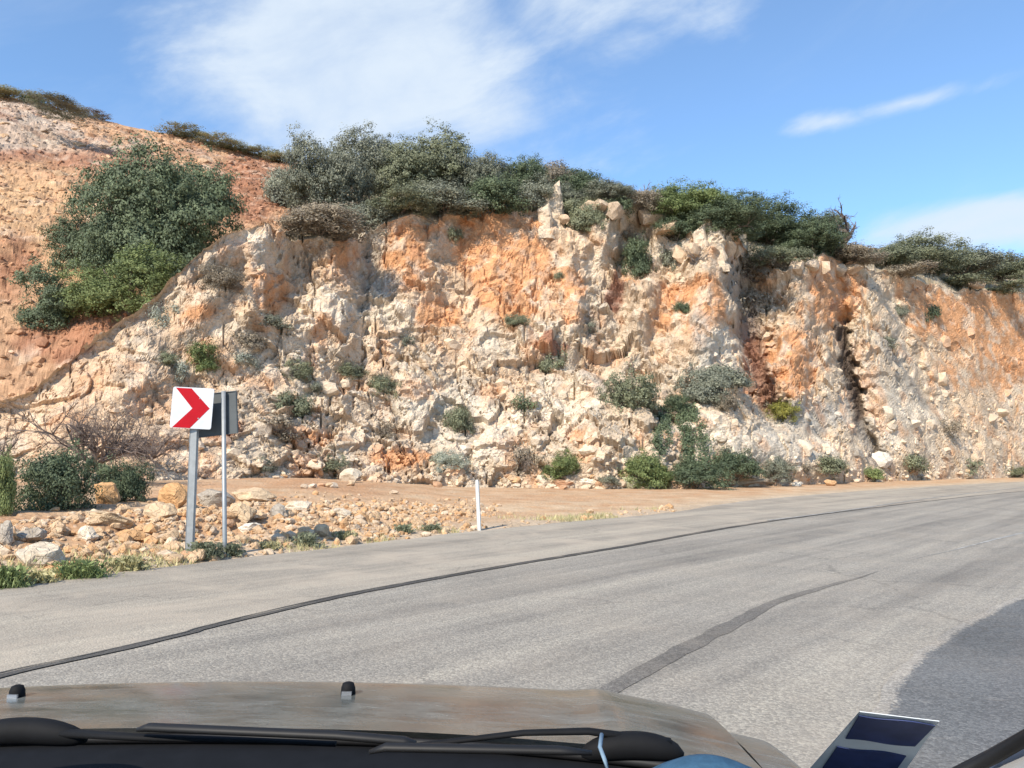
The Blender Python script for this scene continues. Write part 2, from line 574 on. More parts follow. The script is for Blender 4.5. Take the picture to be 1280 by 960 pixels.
# dusty metallic bonnet paint
m, n = material('dusty_beige_paint')
tcn = n('ShaderNodeTexCoord').outputs['Object']
mp = n('ShaderNodeMapping', {0: tcn, 'Scale': (9, 30, 8)})
sm = n.noise(mp.outputs[0], 1.0, 6, 0.65, 0.6)
gr = n.noise(tcn, 140, 3)
c = n.ramp(sm, [(0.34, (0.080, 0.086, 0.080)), (0.50, (0.122, 0.129, 0.120)), (0.66, (0.172, 0.180, 0.167))])
c = n.mix(1.0, c, n.ramp(gr, [(0.3, (0.9, 0.9, 0.9)), (0.7, (1.08, 1.08, 1.08))]), 'MULTIPLY')
rg = n.rng(sm, 0.3, 0.75, 0.14, 0.30)
b = finish(n, c, rg, 0.08, spec=0.3, coat=0.12)
b.inputs['Coat Roughness'].default_value = 0.18
M['car_paint'] = m

m, n = material('clear_glass')
t = n('ShaderNodeBsdfTransparent', {0: (0.97, 0.98, 0.98, 1)})
n('ShaderNodeOutputMaterial', {0: t.outputs[0]})
M['glass'] = m

# ------------------------------------------------------------------ road line and ground height
EDGE = np.array([(-60, -75), (-30, -34), (-16, -12), (-9.6, 1.5), (-7.3, 6.0), (-5.87, 9.04), (-4.87, 10.9), (-3.22, 13.2), (-0.68, 16.8), (2.0, 19.9),
                 (4.7, 23.0), (9.9, 31.0), (21.5, 43.5), (36.5, 57), (62, 78), (110, 112), (260, 200), (900, 560)], float)


def catmull(P, n=14):
    P = np.asarray(P, float)
    Q = np.vstack([2 * P[0] - P[1], P, 2 * P[-1] - P[-2]])
    o = []
    for i in range(1, len(Q) - 2):
        for t in np.linspace(0, 1, n, endpoint=False):
            a, b, c, d = Q[i - 1], Q[i], Q[i + 1], Q[i + 2]
            o.append(0.5 * (2 * b + (c - a) * t + (2 * a - 5 * b + 4 * c - d) * t**2 + (3 * b - a - 3 * c + d) * t**3))
    o.append(P[-1])
    return np.array(o)


EDGE_S = catmull(EDGE, 6)


def edge_dist(x, y):
    """Signed distance from the road's edge: positive on the cliff's side."""
    x, y = np.asarray(x, float), np.asarray(y, float)
    best = np.full(x.shape, 1e9)
    sgn = np.zeros(x.shape)
    for a, b in zip(EDGE_S[:-1], EDGE_S[1:]):
        d = b - a
        L2 = (d * d).sum()
        t = np.clip(((x - a[0]) * d[0] + (y - a[1]) * d[1]) / L2, 0, 1)
        ex, ey = x - a[0] - t * d[0], y - a[1] - t * d[1]
        q = ex * ex + ey * ey
        s = d[0] * ey - d[1] * ex
        sel = q < best
        best = np.where(sel, q, best)
        sgn = np.where(sel, np.sign(s), sgn)
    return np.sqrt(best) * sgn


def ground_z(x, y, rough=True):
    x, y = np.asarray(x, float), np.asarray(y, float)
    e = edge_dist(x, y)
    px = 640 + FOC * x / np.maximum(y, 1.0)
    left = 1 - sstep(330, 640, px)
    slope = 0.018 + 0.044 * left
    z = -0.035 + 0.05 * sstep(0.0, 0.5, e) + slope * np.clip(e, 0, 13)
    bank = left * np.exp(-((e - 2.6) / 1.5) ** 2) * 0.20
    z = z + bank * (e > 0)
    if rough:
        p = np.stack([x, y, np.zeros_like(x)], -1).reshape(-1, 3)
        amp = (sstep(0.3, 1.6, e) * (0.03 + 0.21 * left * np.exp(-((e - 3.0) / 2.6) ** 2))).ravel()
        r = fbm(p, 0.9, 4, 3) * 0.9 + blocks(p, 0.55, 41)[0] * 0.55
        z = z + (r * amp).reshape(x.shape)
    return z


# ------------------------------------------------------------------ ground sheet
azs = np.concatenate([np.linspace(-180, -46, 30, endpoint=False), np.linspace(-46, 46, 640, endpoint=False), np.linspace(46, 180, 31)])
rs = np.concatenate([np.linspace(0.3, 6, 8, endpoint=False), np.geomspace(6, 62, 250, endpoint=False), np.geomspace(62, 3500, 30)])
AZ, RR = np.meshgrid(np.radians(azs), rs)
GX, GY = RR * np.sin(AZ), RR * np.cos(AZ)
GZ = ground_z(GX, GY)
GE = edge_dist(GX, GY)
gp = np.stack([GX, GY, GZ], -1).reshape(-1, 3)
gpx = (640 + FOC * GX / np.maximum(GY, 1)).ravel()
e = GE.ravel()
leftm = 1 - sstep(380, 620, gpx)
tan = np.array((0.485, 0.305, 0.178))
cream = np.array((0.53, 0.405, 0.275))
rust = np.array((0.44, 0.245, 0.135))
nz = fbm(gp, 0.35, 4, 71)
nz2 = fbm(gp, 1.3, 4, 75)
gc = tan + (cream - tan) * np.clip(0.5 + nz2, 0, 1)[:, None]
gc = gc + (rust - gc) * (np.clip(0.35 + nz * 1.2, 0, 1) * (0.25 + 0.5 * leftm) * sstep(1.0, 4.0, e))[:, None]
dusty = np.array((0.47, 0.395, 0.30))
gc = gc + (dusty - gc) * ((1 - sstep(0.2, 1.8, e + 1.2 * nz2)) * 0.8)[:, None]
ground = link('ground', mesh_np('ground', gp, grid_faces(*GX.shape), M['dirt'], gc, True), kind='structure')


# ------------------------------------------------------------------ road sheets
def strip(left, right, z, mat, name, cols=14, jl=0.0, jr=0.0, seed=0, **props):
    """A sheet between two plan curves with the same number of points."""
    left, right = np.asarray(left, float), np.asarray(right, float)
    k = len(left)
    q = np.column_stack([left, np.zeros(k)])
    d = right - left
    d = d / np.maximum(np.linalg.norm(d, axis=1), 1e-6)[:, None]
    left = left + d * (fbm(q, 1.6, 4, seed) * jl)[:, None]
    right = right + d * (fbm(q, 1.6, 4, seed + 9) * jr)[:, None]
    t = np.linspace(0, 1, cols)[None, :, None]
    P = left[:, None, :] * (1 - t) + right[:, None, :] * t
    v = np.concatenate([P, np.full(P.shape[:2] + (1,), z)], -1).reshape(-1, 3)
    return link(name, mesh_np(name, v, grid_faces(k, cols)[:, ::-1], mat, None, True), **props)


def dense(P, step):
    P = catmull(P, 10)
    s = np.concatenate([[0], np.cumsum(np.linalg.norm(np.diff(P, axis=0), axis=1))])
    t = np.arange(0, s[-1], step)
    return np.column_stack([np.interp(t, s, P[:, 0]), np.interp(t, s, P[:, 1])])


def normals2(P):
    d = np.gradient(P, axis=0)
    d = d / np.linalg.norm(d, axis=1)[:, None]
    return np.column_stack([d[:, 1], -d[:, 0]])        # to the right of travel


ED = dense(EDGE[1:-1], 0.12)
RN = normals2(ED)
strip(ED, ED + RN * 17.0, 0.0, M['road'], 'road', 16, 0.10, 0, 3, kind='structure')
seam_px = [(-420, 985), (-200, 905), (0, 846), (120, 820), (240, 792), (262, 785), (400, 752), (500, 732), (640, 707), (790, 682), (900, 662), (1000, 647), (1140, 629), (1280, 614), (1420, 604)]
SEAM = np.array([on_plane(px, py)[:2] for px, py in seam_px])
sd = dense(SEAM, 0.05)
# the dusty shoulder: from the seam to the road's edge
near_edge = []
for p in sd:
    i = np.argmin(((ED - p) ** 2).sum(1))
    near_edge.append(ED[i])
near_edge = np.array(near_edge)
keep = np.linalg.norm(near_edge - sd, axis=1) > 0.2
strip(near_edge[keep], sd[keep], 0.005, M['shoulder'], 'road_shoulder', 10, 0.12, 0.02, 21, kind='structure')


def ribbon(P, width, z, mat, name, jit=0.25, seed=0, taper=None):
    nn = normals2(P)
    wd = np.full(len(P), width) if taper is None else width * taper(np.linspace(0, 1, len(P)))
    q = np.column_stack([P, np.zeros(len(P))])
    wd = wd * (1 + jit * fbm(q, 3.0, 3, seed))
    off = (fbm(q, 1.1, 3, seed + 4) * width * 0.3)[:, None]
    return strip(P - nn * wd[:, None] / 2 + nn * off, P + nn * wd[:, None] / 2 + nn * off, z, mat, name, 3, kind='structure')


ribbon(sd, 0.080, 0.009, M['tar'], 'seam', 0.45, 5, lambda t: np.interp(t, [0, 0.22, 0.4, 0.7, 1], [1.15, 1.0, 0.75, 0.4, 0.3]))
nn = normals2(sd)
kk = len(sd) // 3
ribbon(sd[:kk] - nn[:kk] * 0.075, 0.026, 0.0105, M['tar'], 'seam', 0.6, 15, lambda t: np.minimum(1, (1 - t) * 4))
tyre = np.array([on_plane(px, py)[:2] for px, py in ((690, 905), (748, 872), (855, 812), (940, 768), (992, 746), (1075, 721), (1180, 690))])
ribbon(dense(tyre, 0.05), 0.150, 0.004, M['tyre_mark'], 'tar_strip', 0.35, 31, lambda t: np.interp(t, [0, 0.3, 0.5, 0.72, 1], [1.25, 1.1, 0.75, 0, 0]))
l1 = np.array([on_plane(px, py)[:2] for px, py in ((960, 651), (1060, 638), (1170, 622), (1290, 608.5), (1400, 600))])
ribbon(dense(l1, 0.1), 0.11, 0.0125, M['paint'], 'edge_line', 0.3, 41)
l2 = np.array([on_plane(px, py)[:2] for px, py in ((1130, 702), (1190, 688), (1285, 665), (1400, 645), (1600, 622))])
ribbon(dense(l2, 0.1), 0.10, 0.004, M['paint'], 'centre_line', 0.4, 43, lambda t: np.minimum(1, t * 5))
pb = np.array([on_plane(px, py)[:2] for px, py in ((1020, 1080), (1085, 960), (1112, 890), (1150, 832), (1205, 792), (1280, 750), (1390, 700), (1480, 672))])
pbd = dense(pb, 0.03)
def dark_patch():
    """A darker sheet on the road whose frayed edge thins out into the road tone."""
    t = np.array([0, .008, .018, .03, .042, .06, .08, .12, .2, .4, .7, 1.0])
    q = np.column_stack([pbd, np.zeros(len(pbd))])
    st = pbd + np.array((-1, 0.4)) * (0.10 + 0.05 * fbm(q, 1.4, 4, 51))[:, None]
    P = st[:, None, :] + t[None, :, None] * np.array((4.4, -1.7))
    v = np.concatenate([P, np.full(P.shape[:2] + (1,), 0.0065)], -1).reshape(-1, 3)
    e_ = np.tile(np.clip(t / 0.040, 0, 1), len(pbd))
    me = mesh_np('dark_road_area', v, grid_faces(len(pbd), len(t))[:, ::-1], M['patch'], np.repeat(e_[:, None], 3, 1), True)
    link('dark_road_area', me, kind='structure')


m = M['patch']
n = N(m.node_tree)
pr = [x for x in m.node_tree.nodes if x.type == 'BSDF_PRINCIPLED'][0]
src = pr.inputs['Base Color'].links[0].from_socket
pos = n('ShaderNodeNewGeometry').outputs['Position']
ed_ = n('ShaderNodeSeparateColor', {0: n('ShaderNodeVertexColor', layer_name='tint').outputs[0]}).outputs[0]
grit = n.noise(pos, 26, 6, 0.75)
frayed = n.rng(n.math('ADD', ed_, n.math('MULTIPLY', n.math('SUBTRACT', grit, 0.5), 1.3)), 0.35, 0.60, 1.0, 0.0)
pale_streaks = n.rng(n.noise(n('ShaderNodeMapping', {0: pos, 'Scale': (2.0, 5.0, 1), 'Rotation': (0, 0, 0.7)}).outputs[0], 1.2, 7, 0.7, 1.0), 0.56, 0.72, 0.0, 0.30)
cw = n.mix(n.math('MAXIMUM', frayed, pale_streaks), src, n.mix(1.0, src, (2.25, 2.05, 1.80, 1), 'MULTIPLY'))
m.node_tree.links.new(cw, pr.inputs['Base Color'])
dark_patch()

# ------------------------------------------------------------------ the cliff: a fractured rock face with a scrub-covered top
HOR = 480 + FOC * math.tan(PITCH)
CRESTY = [(-260, 548), (0, 508), (40, 492), (70, 470), (100, 440), (130, 418), (160, 396), (180, 380), (205, 358), (235, 328), (262, 304), (292, 286), (330, 277), (352, 292),
          (380, 298), (440, 304), (462, 292), (480, 280), (520, 274), (560, 277), (600, 268), (640, 266), (679, 262), (690, 262), (716, 266), (735, 262), (756, 256), (772, 260),
          (782, 262), (806, 266), (826, 290), (842, 306), (856, 302), (872, 284), (886, 282), (900, 292), (920, 296), (930, 318), (955, 336), (982, 342), (992, 330), (1004, 324), (1016, 334), (1030, 325), (1050, 333), (1075, 330), (1090, 340), (1130, 344), (1180, 358),
          (1240, 367), (1290, 373), (1420, 390), (1560, 405)]
DBASE = [(-260, 20.5), (0, 24), (150, 26.5), (300, 30), (450, 33.3), (600, 36), (760, 37), (900, 41), (1050, 50), (1280, 69), (1560, 96)]
DTOP = [(-260, 27), (0, 29.5), (60, 30.3), (130, 31.6), (235, 34.2), (330, 37.2), (450, 43.0), (620, 48.0), (760, 49.5), (900, 51), (1050, 58), (1280, 77), (1560, 104)]
SKYL = [(-260, 600), (200, 420), (300, 330), (345, 288), (380, 258), (430, 222), (520, 196), (570, 212), (640, 226), (700, 238), (770, 256), (850, 256), (900, 268), (960, 284), (1010, 298),
        (1060, 316), (1150, 320), (1200, 330), (1280, 338), (1420, 350), (1560, 362)]
# creases and buttresses in the face: polyline in the picture's pixels (read back as places on the face), width, metres in (+) or out (-)
FORMS = [
    ([(806, 285), (775, 340), (772, 405), (760, 440)], 22, 1.8),
    ([(940, 335), (934, 400), (945, 470), (965, 520)], 22, 2.3),
    ([(1050, 400), (1060, 470), (1076, 528), (1090, 560)], 9, 1.6),
    ([(1048, 335), (1052, 395)], 10, 0.9),
    ([(378, 312), (362, 362), (350, 395)], 18, 0.6),
    ([(300, 330), (262, 352)], 14, 0.6),
    ([(462, 300), (470, 360), (455, 420)], 16, 0.45),
    ([(582, 285), (590, 350)], 9, 0.5),
    ([(735, 300), (745, 370), (735, 430)], 12, 0.9),
    ([(835, 330), (825, 400), (800, 460)], 13, 0.9),
    ([(1122, 380), (1130, 440), (1165, 500), (1215, 560)], 14, 0.9),
    ([(1100, 350), (1118, 385)], 20, 0.8),
    ([(205, 400), (235, 470)], 22, 0.6),
    ([(690, 300), (760, 300)], 16, -0.5),
    ([(895, 292), (884, 380), (868, 450)], 30, -1.6),
    ([(1010, 345), (990, 420), (982, 490)], 28, -2.0),
    ([(1095, 380), (1105, 470), (1130, 560)], 26, -1.3),
    ([(620, 290), (640, 400)], 46, -0.8),
    ([(512, 290), (520, 380)], 30, -0.9),
    ([(420, 320), (415, 430)], 28, -1.2),
    ([(330, 300), (320, 385)], 20, -1.0),
    ([(290, 310), (235, 400), (150, 480)], 34, -0.9),
    ([(712, 330), (722, 410)], 24, -0.7),
    ([(800, 380), (790, 440)], 20, -0.6),
    ([(1190, 400), (1210, 560)], 40, -0.7),
    ([(740, 540), (760, 575)], 26, -0.8),
    ([(900, 525), (935, 560)], 34, -1.3), ([(975, 555), (1010, 580)], 30, -1.2), ([(1070, 545), (1050, 580)], 24, -0.8),
    ([(655, 475), (620, 540)], 30, -0.5), ([(480, 450), (520, 520)], 26, -0.5), ([(385, 500), (400, 540)], 22, -0.6),
]


def seg_dist(px, py, line, yscale=1.0):
    b = np.full(px.shape, 1e9)
    for (x0, y0), (x1, y1) in zip(line[:-1], line[1:]):
        dx, dy = x1 - x0, y1 - y0
        t = np.clip(((px - x0) * dx + (py - y0) * dy) / (dx * dx + dy * dy), 0, 1)
        b = np.minimum(b, np.hypot(px - x0 - t * dx, py - y0 - t * dy))
    return b


cpx = np.arange(-260, 1561, 1.9)
NF, NP = 250, 46
ycrest = spl(CRESTY, cpx) + (2.2 + 4.5 * (1 - sstep(250, 330, cpx))) * fbm(np.column_stack([cpx, cpx * 0, cpx * 0]), 0.07, 4, 91, 0.65)
db = spl(DBASE, cpx)
dt = spl(DTOP, cpx)
gx = (cpx - 640) / FOC * db
zb = ground_z(gx, db, False) - 0.9
ybase = HOR + FOC * (CAM[2] - zb) / db
s = np.linspace(0, 1, NF)[:, None]
PX = np.repeat(cpx[None, :], NF, 0)
PY = ybase[None, :] * (1 - s) + ycrest[None, :] * s
expo = spl([(-260, 0.95), (250, 0.8), (450, 0.72), (760, 0.74), (950, 0.88), (1560, 0.95)], cpx)[None, :]
DD = db[None, :] + (dt - db)[None, :] * s**expo
# ledges: the face steps back at a few wavering levels
wav = 0.10 * fbm(np.column_stack([PX.ravel() * 0.012, PY.ravel() * 0.004, 0 * PX.ravel()]), 1.0, 3, 17).reshape(PX.shape)
for lv, am in ((0.22, 0.5), (0.42, 0.8), (0.66, 0.7), (0.84, 0.5)):
    DD = DD + am * np.tanh((s + wav - lv) / 0.035) * 0.5 * np.sin(np.pi * s) ** 0.5
qn = np.column_stack([PX.ravel() * 0.02, PY.ravel() * 0.02, 0 * PX.ravel()])
wx = (9 * fbm(qn, 1.3, 3, 23) + 9 * fbm(qn, 5.0, 3, 29)).reshape(PX.shape)
for line, wd, am in FORMS:
    d = seg_dist(PX + wx, PY, line)
    if am > 0:
        DD = DD + am * np.exp(-(d / wd) ** 2)
    else:
        DD = DD + am * np.exp(-(d / wd) ** 2.4)
F = at(PX, PY, DD)
# rock relief, pushed out along the face's own slope
rad = F[..., :2] / np.linalg.norm(F[..., :2], axis=-1, keepdims=True)
push = np.concatenate([-rad * 0.86, np.full(rad.shape[:2] + (1,), 0.5)], -1).reshape(-1, 3)
fp = F.reshape(-1, 3)
warp = np.stack([fbm(fp, 0.7, 3, 101), fbm(fp, 0.7, 3, 111), fbm(fp, 0.7, 3, 121)], -1)
wp = fp + warp * 0.7
b1, r1 = blocks(wp, 4.2, 201, 0.9, (1.15, 1.15, 0.8))
b0, r0 = blocks(wp, 1.9, 281, 1.0, (1.2, 1.2, 0.7))
b2, r2 = blocks(wp, 1.15, 231, 0.9, (1.0, 1.0, 0.75))
b3, r3 = blocks(wp + 3.3, 0.48, 261, 0.9)
sv = s.repeat(len(cpx), 1).ravel()
fade = np.minimum(1, (1 - sv) / 0.02) * 0.3 + 0.7
talus = (1 - sstep(0.15, 0.5, sv))
lf = (1 - sstep(250, 380, PX.ravel()))            # earthy spur: less blocky
soft = 1 - 0.6 * lf
SMOOTH = [(604, 320, 60, 60), (640, 350, 60, 70), (510, 325, 30, 45), (715, 370, 40, 60), (876, 395, 34, 50), (990, 455, 40, 55), (1042, 365, 36, 36), (1215, 400, 90, 40), (338, 365, 30, 36),
          (970, 560, 90, 34), (880, 545, 50, 36), (1100, 520, 70, 60), (1000, 525, 60, 26), (430, 340, 26, 40), (900, 440, 36, 40), (560, 400, 60, 26), (1200, 500, 80, 60)]
pm = np.zeros(len(fp))
for (x, y, rx, ry) in SMOOTH:
    pm = np.maximum(pm, 1 - sstep(0.5, 1.3, np.sqrt(((PX.ravel() - x) / rx) ** 2 + ((PY.ravel() - y) / ry) ** 2)))
amp_ = (1 - 0.62 * pm) * (1 - 0.22 * sstep(0.5, 0.8, sv)) * (1 - 0.35 * sstep(1060, 1140, PX.ravel()))
# strata: slanting down to the far end of the face, steep joints elsewhere
sx_, sy_ = PX.ravel(), PY.ravel()
dipk = sstep(1020, 1110, sx_)
st1 = np.column_stack([(sx_ - sy_) * 0.040, (sx_ + sy_) * 0.006, 0 * sx_])
st2 = np.column_stack([sx_ * 0.045 + sy_ * 0.008, sy_ * 0.011 - sx_ * 0.004, 0 * sx_ + 9])
st3 = np.column_stack([(sx_ * 0.5 + sy_) * 0.035, (sx_ - sy_) * 0.006, 0 * sx_ + 4])
rid = lambda q, k_: 1 - 2 * np.abs(fbm(q, 1.0, 4, k_, 0.55))
strata = dipk * (rid(st1, 351) * 0.42 + rid(st1 * 2.3, 353) * 0.14) + (1 - dipk) * (rid(st2, 355) * 0.20 * (0.35 + 0.65 * sstep(0.35, 0.6, sv)) + rid(st3, 357) * 0.20 + rid(st3 * 2.6, 359) * 0.05)
saw = lambda t, sh: np.where((t % 1.0) < sh, (t % 1.0) / sh, (1 - (t % 1.0)) / (1 - sh))
dip = np.interp(sx_, [0, 350, 700, 950, 1100, 1300], [-0.25, -0.10, 0.12, 0.25, 0.55, 0.60])
lg = fp[:, 2] + dip * fp[:, 0] * 1.0 + fbm(fp, 0.22, 4, 371) * 1.5
brk = np.clip(0.5 + fbm(fp, 0.28, 4, 375) * 1.6, 0, 1)
ledge = (saw(lg / 2.3, 0.80) - 0.5) * 0.55 * brk + (saw(lg / 0.83 + 0.3, 0.78) - 0.5) * 0.11 * (1 - 0.6 * brk)
ck1 = np.exp(-(fbm(np.column_stack([sx_ * 0.030, sy_ * 0.010, 0 * sx_]), 1.0, 4, 381) / 0.022) ** 2)
ck2 = np.exp(-(fbm(np.column_stack([(sx_ + sy_) * 0.018, (sx_ - sy_) * 0.040, 0 * sx_ + 3]), 1.0, 4, 385) / 0.022) ** 2)
ledge = ledge * (1 - 0.5 * pm) - (ck1 * 0.42 + ck2 * 0.36) * (0.4 + 0.6 * brk) * (1 - 0.4 * pm)
disp = (ledge * soft + fbm(fp, 0.16, 4, 301) * 0.9 + (b1 * 0.85 * (1 - 0.3 * talus) * soft + b0 * 0.42 * soft + b2 * 0.15 * soft + b3 * 0.05) * amp_ + strata * soft + np.abs(fbm(fp, 0.5, 4, 331)) * 0.1 + fbm(fp, 2.2, 3, 341) * 0.035)
F = (fp + push * (disp * fade)[:, None]).reshape(F.shape)

# colour of the rock itself: (x, y, half width, half height, strength) read off as stains on the face
CREAM, PALE, ORANGE, RED, GREY, SOIL, PEACH = (np.array(c) for c in ((0.580, 0.462, 0.338), (0.650, 0.560, 0.445), (0.585, 0.300, 0.148), (0.31, 0.140, 0.085), (0.43, 0.395, 0.345), (0.38, 0.18, 0.10), (0.59, 0.425, 0.285)))
STAINS = [
    (PEACH, [(430, 350, 60, 60, .7), (600, 350, 120, 90, .8), (700, 320, 60, 60, .8), (850, 390, 70, 60, .8), (1000, 430, 60, 70, .7), (1220, 420, 90, 70, .9), (520, 450, 110, 60, .6), (330, 370, 40, 50, .7), (90, 500, 90, 60, .6), (640, 500, 80, 60, .45), (1230, 530, 80, 60, .5), (120, 520, 170, 110, .9), (200, 440, 110, 70, .7), (500, 585, 90, 30, .7), (690, 590, 60, 25, .6)]),
    (PALE, [(450, 390, 60, 30, .7), (400, 440, 60, 30, .5), (560, 520, 110, 40, .7), (700, 500, 60, 60, .7), (720, 400, 25, 30, .4), (900, 440, 30, 30, .7), (970, 560, 90, 30, .9), (870, 545, 50, 35, .7), (1110, 520, 70, 50, .6), (600, 560, 60, 30, .8), (390, 505, 40, 30, .7), (696, 240, 14, 22, .9), (760, 250, 22, 14, .9), (820, 280, 30, 14, .6), (895, 300, 26, 16, .7), (1020, 332, 40, 8, .8), (300, 310, 40, 25, .6), (420, 290, 50, 14, .6), (660, 440, 90, 30, .5)]),
    (ORANGE, [(338, 365, 24, 32, 1), (430, 328, 22, 30, .7), (510, 320, 32, 46, 1), (560, 300, 40, 24, .5), (604, 310, 44, 50, 1.1), (640, 345, 52, 66, 1.2), (680, 292, 26, 20, .8), (545, 402, 34, 22, 1), (715, 362, 22, 32, .8), (700, 400, 40, 15, .5), (640, 395, 30, 20, .7), (876, 385, 32, 40, 1.05), (845, 370, 20, 22, .7), (832, 395, 16, 30, .6), (1042, 365, 40, 40, 1.15), (990, 452, 34, 46, 1.15), (1010, 370, 24, 30, .6), (1215, 400, 84, 38, 1.15), (1262, 440, 50, 50, 1), (1140, 362, 30, 20, .6), (385, 548, 32, 18, 1), (500, 578, 46, 20, 1), (168, 500, 22, 24, .7), (250, 395, 30, 14, .5), (780, 352, 18, 16, .6), (900, 320, 20, 16, .5), (410, 410, 30, 40, .55), (740, 470, 20, 40, .4), (720, 555, 20, 20, .5), (1200, 470, 60, 30, .5)]),
    (RED, [(690, 437, 26, 9, .9), (940, 455, 14, 44, .9), (768, 372, 14, 22, .8), (640, 300, 10, 36, .35), (1045, 385, 14, 14, .5), (275, 535, 34, 22, .7), (300, 500, 24, 20, .3), (200, 560, 40, 20, .5), (60, 440, 60, 30, .8), (130, 600, 120, 20, .4), (520, 330, 10, 30, .4), (780, 300, 18, 18, .4), (1150, 365, 20, 10, .4)]),
    (GREY, [(480, 360, 26, 30, .5), (440, 345, 18, 26, .4), (1000, 520, 60, 22, .8), (960, 545, 26, 20, .5), (1095, 455, 60, 50, .45), (880, 430, 18, 60, .5), (920, 340, 26, 40, .5), (830, 310, 26, 20, .5), (200, 440, 40, 40, .4), (560, 470, 60, 26, .35), (760, 480, 50, 30, .35), (1060, 500, 12, 50, .5), (660, 560, 40, 20, .4), (300, 300, 60, 12, .4), (1140, 480, 40, 40, .3), (780, 420, 40, 40, .3)]),
]


def stain_colours(px, py, p, base):
    rag = fbm(p, 0.45, 5, 401, 0.6)
    rag2 = fbm(p, 1.6, 4, 421, 0.6)
    c = np.tile(base, (len(px), 1))
    for k, (tone, spots) in enumerate(STAINS):
        f = np.zeros(len(px))
        for (x, y, rx, ry, st) in spots:
            d = np.sqrt(((px - x) / rx) ** 2 + ((py - y) / ry) ** 2)
            f = np.maximum(f, st * (1 - sstep(0.35, 1.45, d)))
        wob = rag * (1 if k % 2 else -1) * 0.55 + rag2 * 0.34
        f = np.clip(sstep(0.22, 0.75, f + wob * np.clip(f * 2, 0, 1)), 0, 1)
        c = c + (tone - c) * (f * 0.92)[:, None]
    return c


def project(p):
    d = p - CAM
    yy = d[:, 1] * CP + d[:, 2] * SP
    vv = -d[:, 1] * SP + d[:, 2] * CP
    return 640 + FOC * d[:, 0] / yy, 480 - FOC * vv / yy


fp2 = F.reshape(-1, 3)
ppx, ppy = PX.ravel(), PY.ravel()
cc = stain_colours(ppx, ppy, fp2, CREAM)
gen = fbm(fp2, 0.8, 5, 441)
cc = cc + (ORANGE - cc) * (np.clip(gen * 1.7 - 0.15, 0, 0.45))[:, None]
gen2 = fbm(fp2, 1.1, 5, 461)
cc = cc + (PALE - cc) * (np.clip(gen2 * 1.8 - 0.1, 0, 0.6))[:, None]
cc = cc + (GREY - cc) * (np.clip(fbm(fp2, 1.5, 4, 471) * 1.6 - 0.4, 0, 0.35))[:, None]
for line, wd, tone, st in (([(1050, 415), (1060, 470), (1076, 528)], 9, (0.115, 0.085, 0.065), 1.0), ([(1080, 535), (1096, 575)], 12, (0.27, 0.24, 0.21), .7), ([(936, 395), (942, 440), (962, 505)], 14, (0.23, 0.115, 0.075), .9),
                           ([(928, 350), (934, 400)], 22, (0.27, 0.23, 0.195), .7), ([(776, 350), (764, 385)], 11, (0.20, 0.10, 0.07), .8), ([(1110, 440), (1130, 480), (1160, 510)], 9, (0.30, 0.275, 0.24), .6),
                           ([(740, 395), (742, 430)], 9, (0.32, 0.29, 0.25), .6), ([(462, 320), (452, 390)], 13, (0.36, 0.325, 0.28), .6), ([(870, 400), (890, 470)], 10, (0.38, 0.35, 0.30), .6)):
    d = seg_dist(ppx + wx.ravel() * 0.6, ppy, line)
    cc = cc + (np.array(tone) - cc) * (st * (1 - sstep(0.45, 1.15, d / wd + 0.35 * fbm(fp2, 1.3, 4, 481))))[:, None]
cc = cc * (0.89 + 0.22 * r2)[:, None] * (0.92 + 0.16 * r3)[:, None]

# the top behind the crest
tt = np.linspace(0, 1, NP + 1)[1:][:, None]
ysk = spl(SKYL, cpx)
top0 = F[-1]
back = at(cpx, ysk, dt + spl([(-260, 4), (250, 5), (360, 16), (1560, 24)], cpx))
drop = 1 - sstep(285, 395, cpx)
back[:, 2] = back[:, 2] * (1 - drop) + (top0[:, 2] - 3.5) * drop
bul = np.sin(np.pi * tt[..., None] * 0.9) * np.array((0, 0, 1.0)) * (1 - drop)[None, :, None]
TOPS = top0[None] * (1 - tt[..., None]) + back[None] * tt[..., None] + bul * 0.9
tp = TOPS.reshape(-1, 3)
tn = fbm(tp, 0.35, 4, 501) * 0.55 + blocks(tp, 1.2, 511)[0] * 0.25
TOPS[..., 2] += tn.reshape(TOPS.shape[:2]) * np.minimum(1, tt * 8) * (1 - drop)[None]
far = back.copy()
far[:, 1] += 14
far[:, 0] *= (far[:, 1] / back[:, 1])
far[:, 2] = 2
far2 = far.copy()
far2[:, 2] = -1
ALL = np.concatenate([F, TOPS, far[None], far2[None]], 0)
tp = np.concatenate([TOPS.reshape(-1, 3), far, far2])
tcol = np.tile(np.array((0.36, 0.30, 0.215)), (len(tp), 1))
tcol = tcol + (PALE - tcol) * np.clip(fbm(tp, 0.8, 4, 531) * 1.5, 0, 0.8)[:, None]
tdrop = np.concatenate([np.tile(drop, NP), drop, drop])[:, None]
tcol = tcol * (1 - tdrop) + np.array((0.55, 0.42, 0.29)) * tdrop
ccs = np.clip(np.concatenate([cc, tcol]), 0.02, 0.8)
cliff = link('cliff', mesh_np('cliff', ALL.reshape(-1, 3), grid_faces(ALL.shape[0], ALL.shape[1]), M['cliff'], ccs, False), kind='structure')

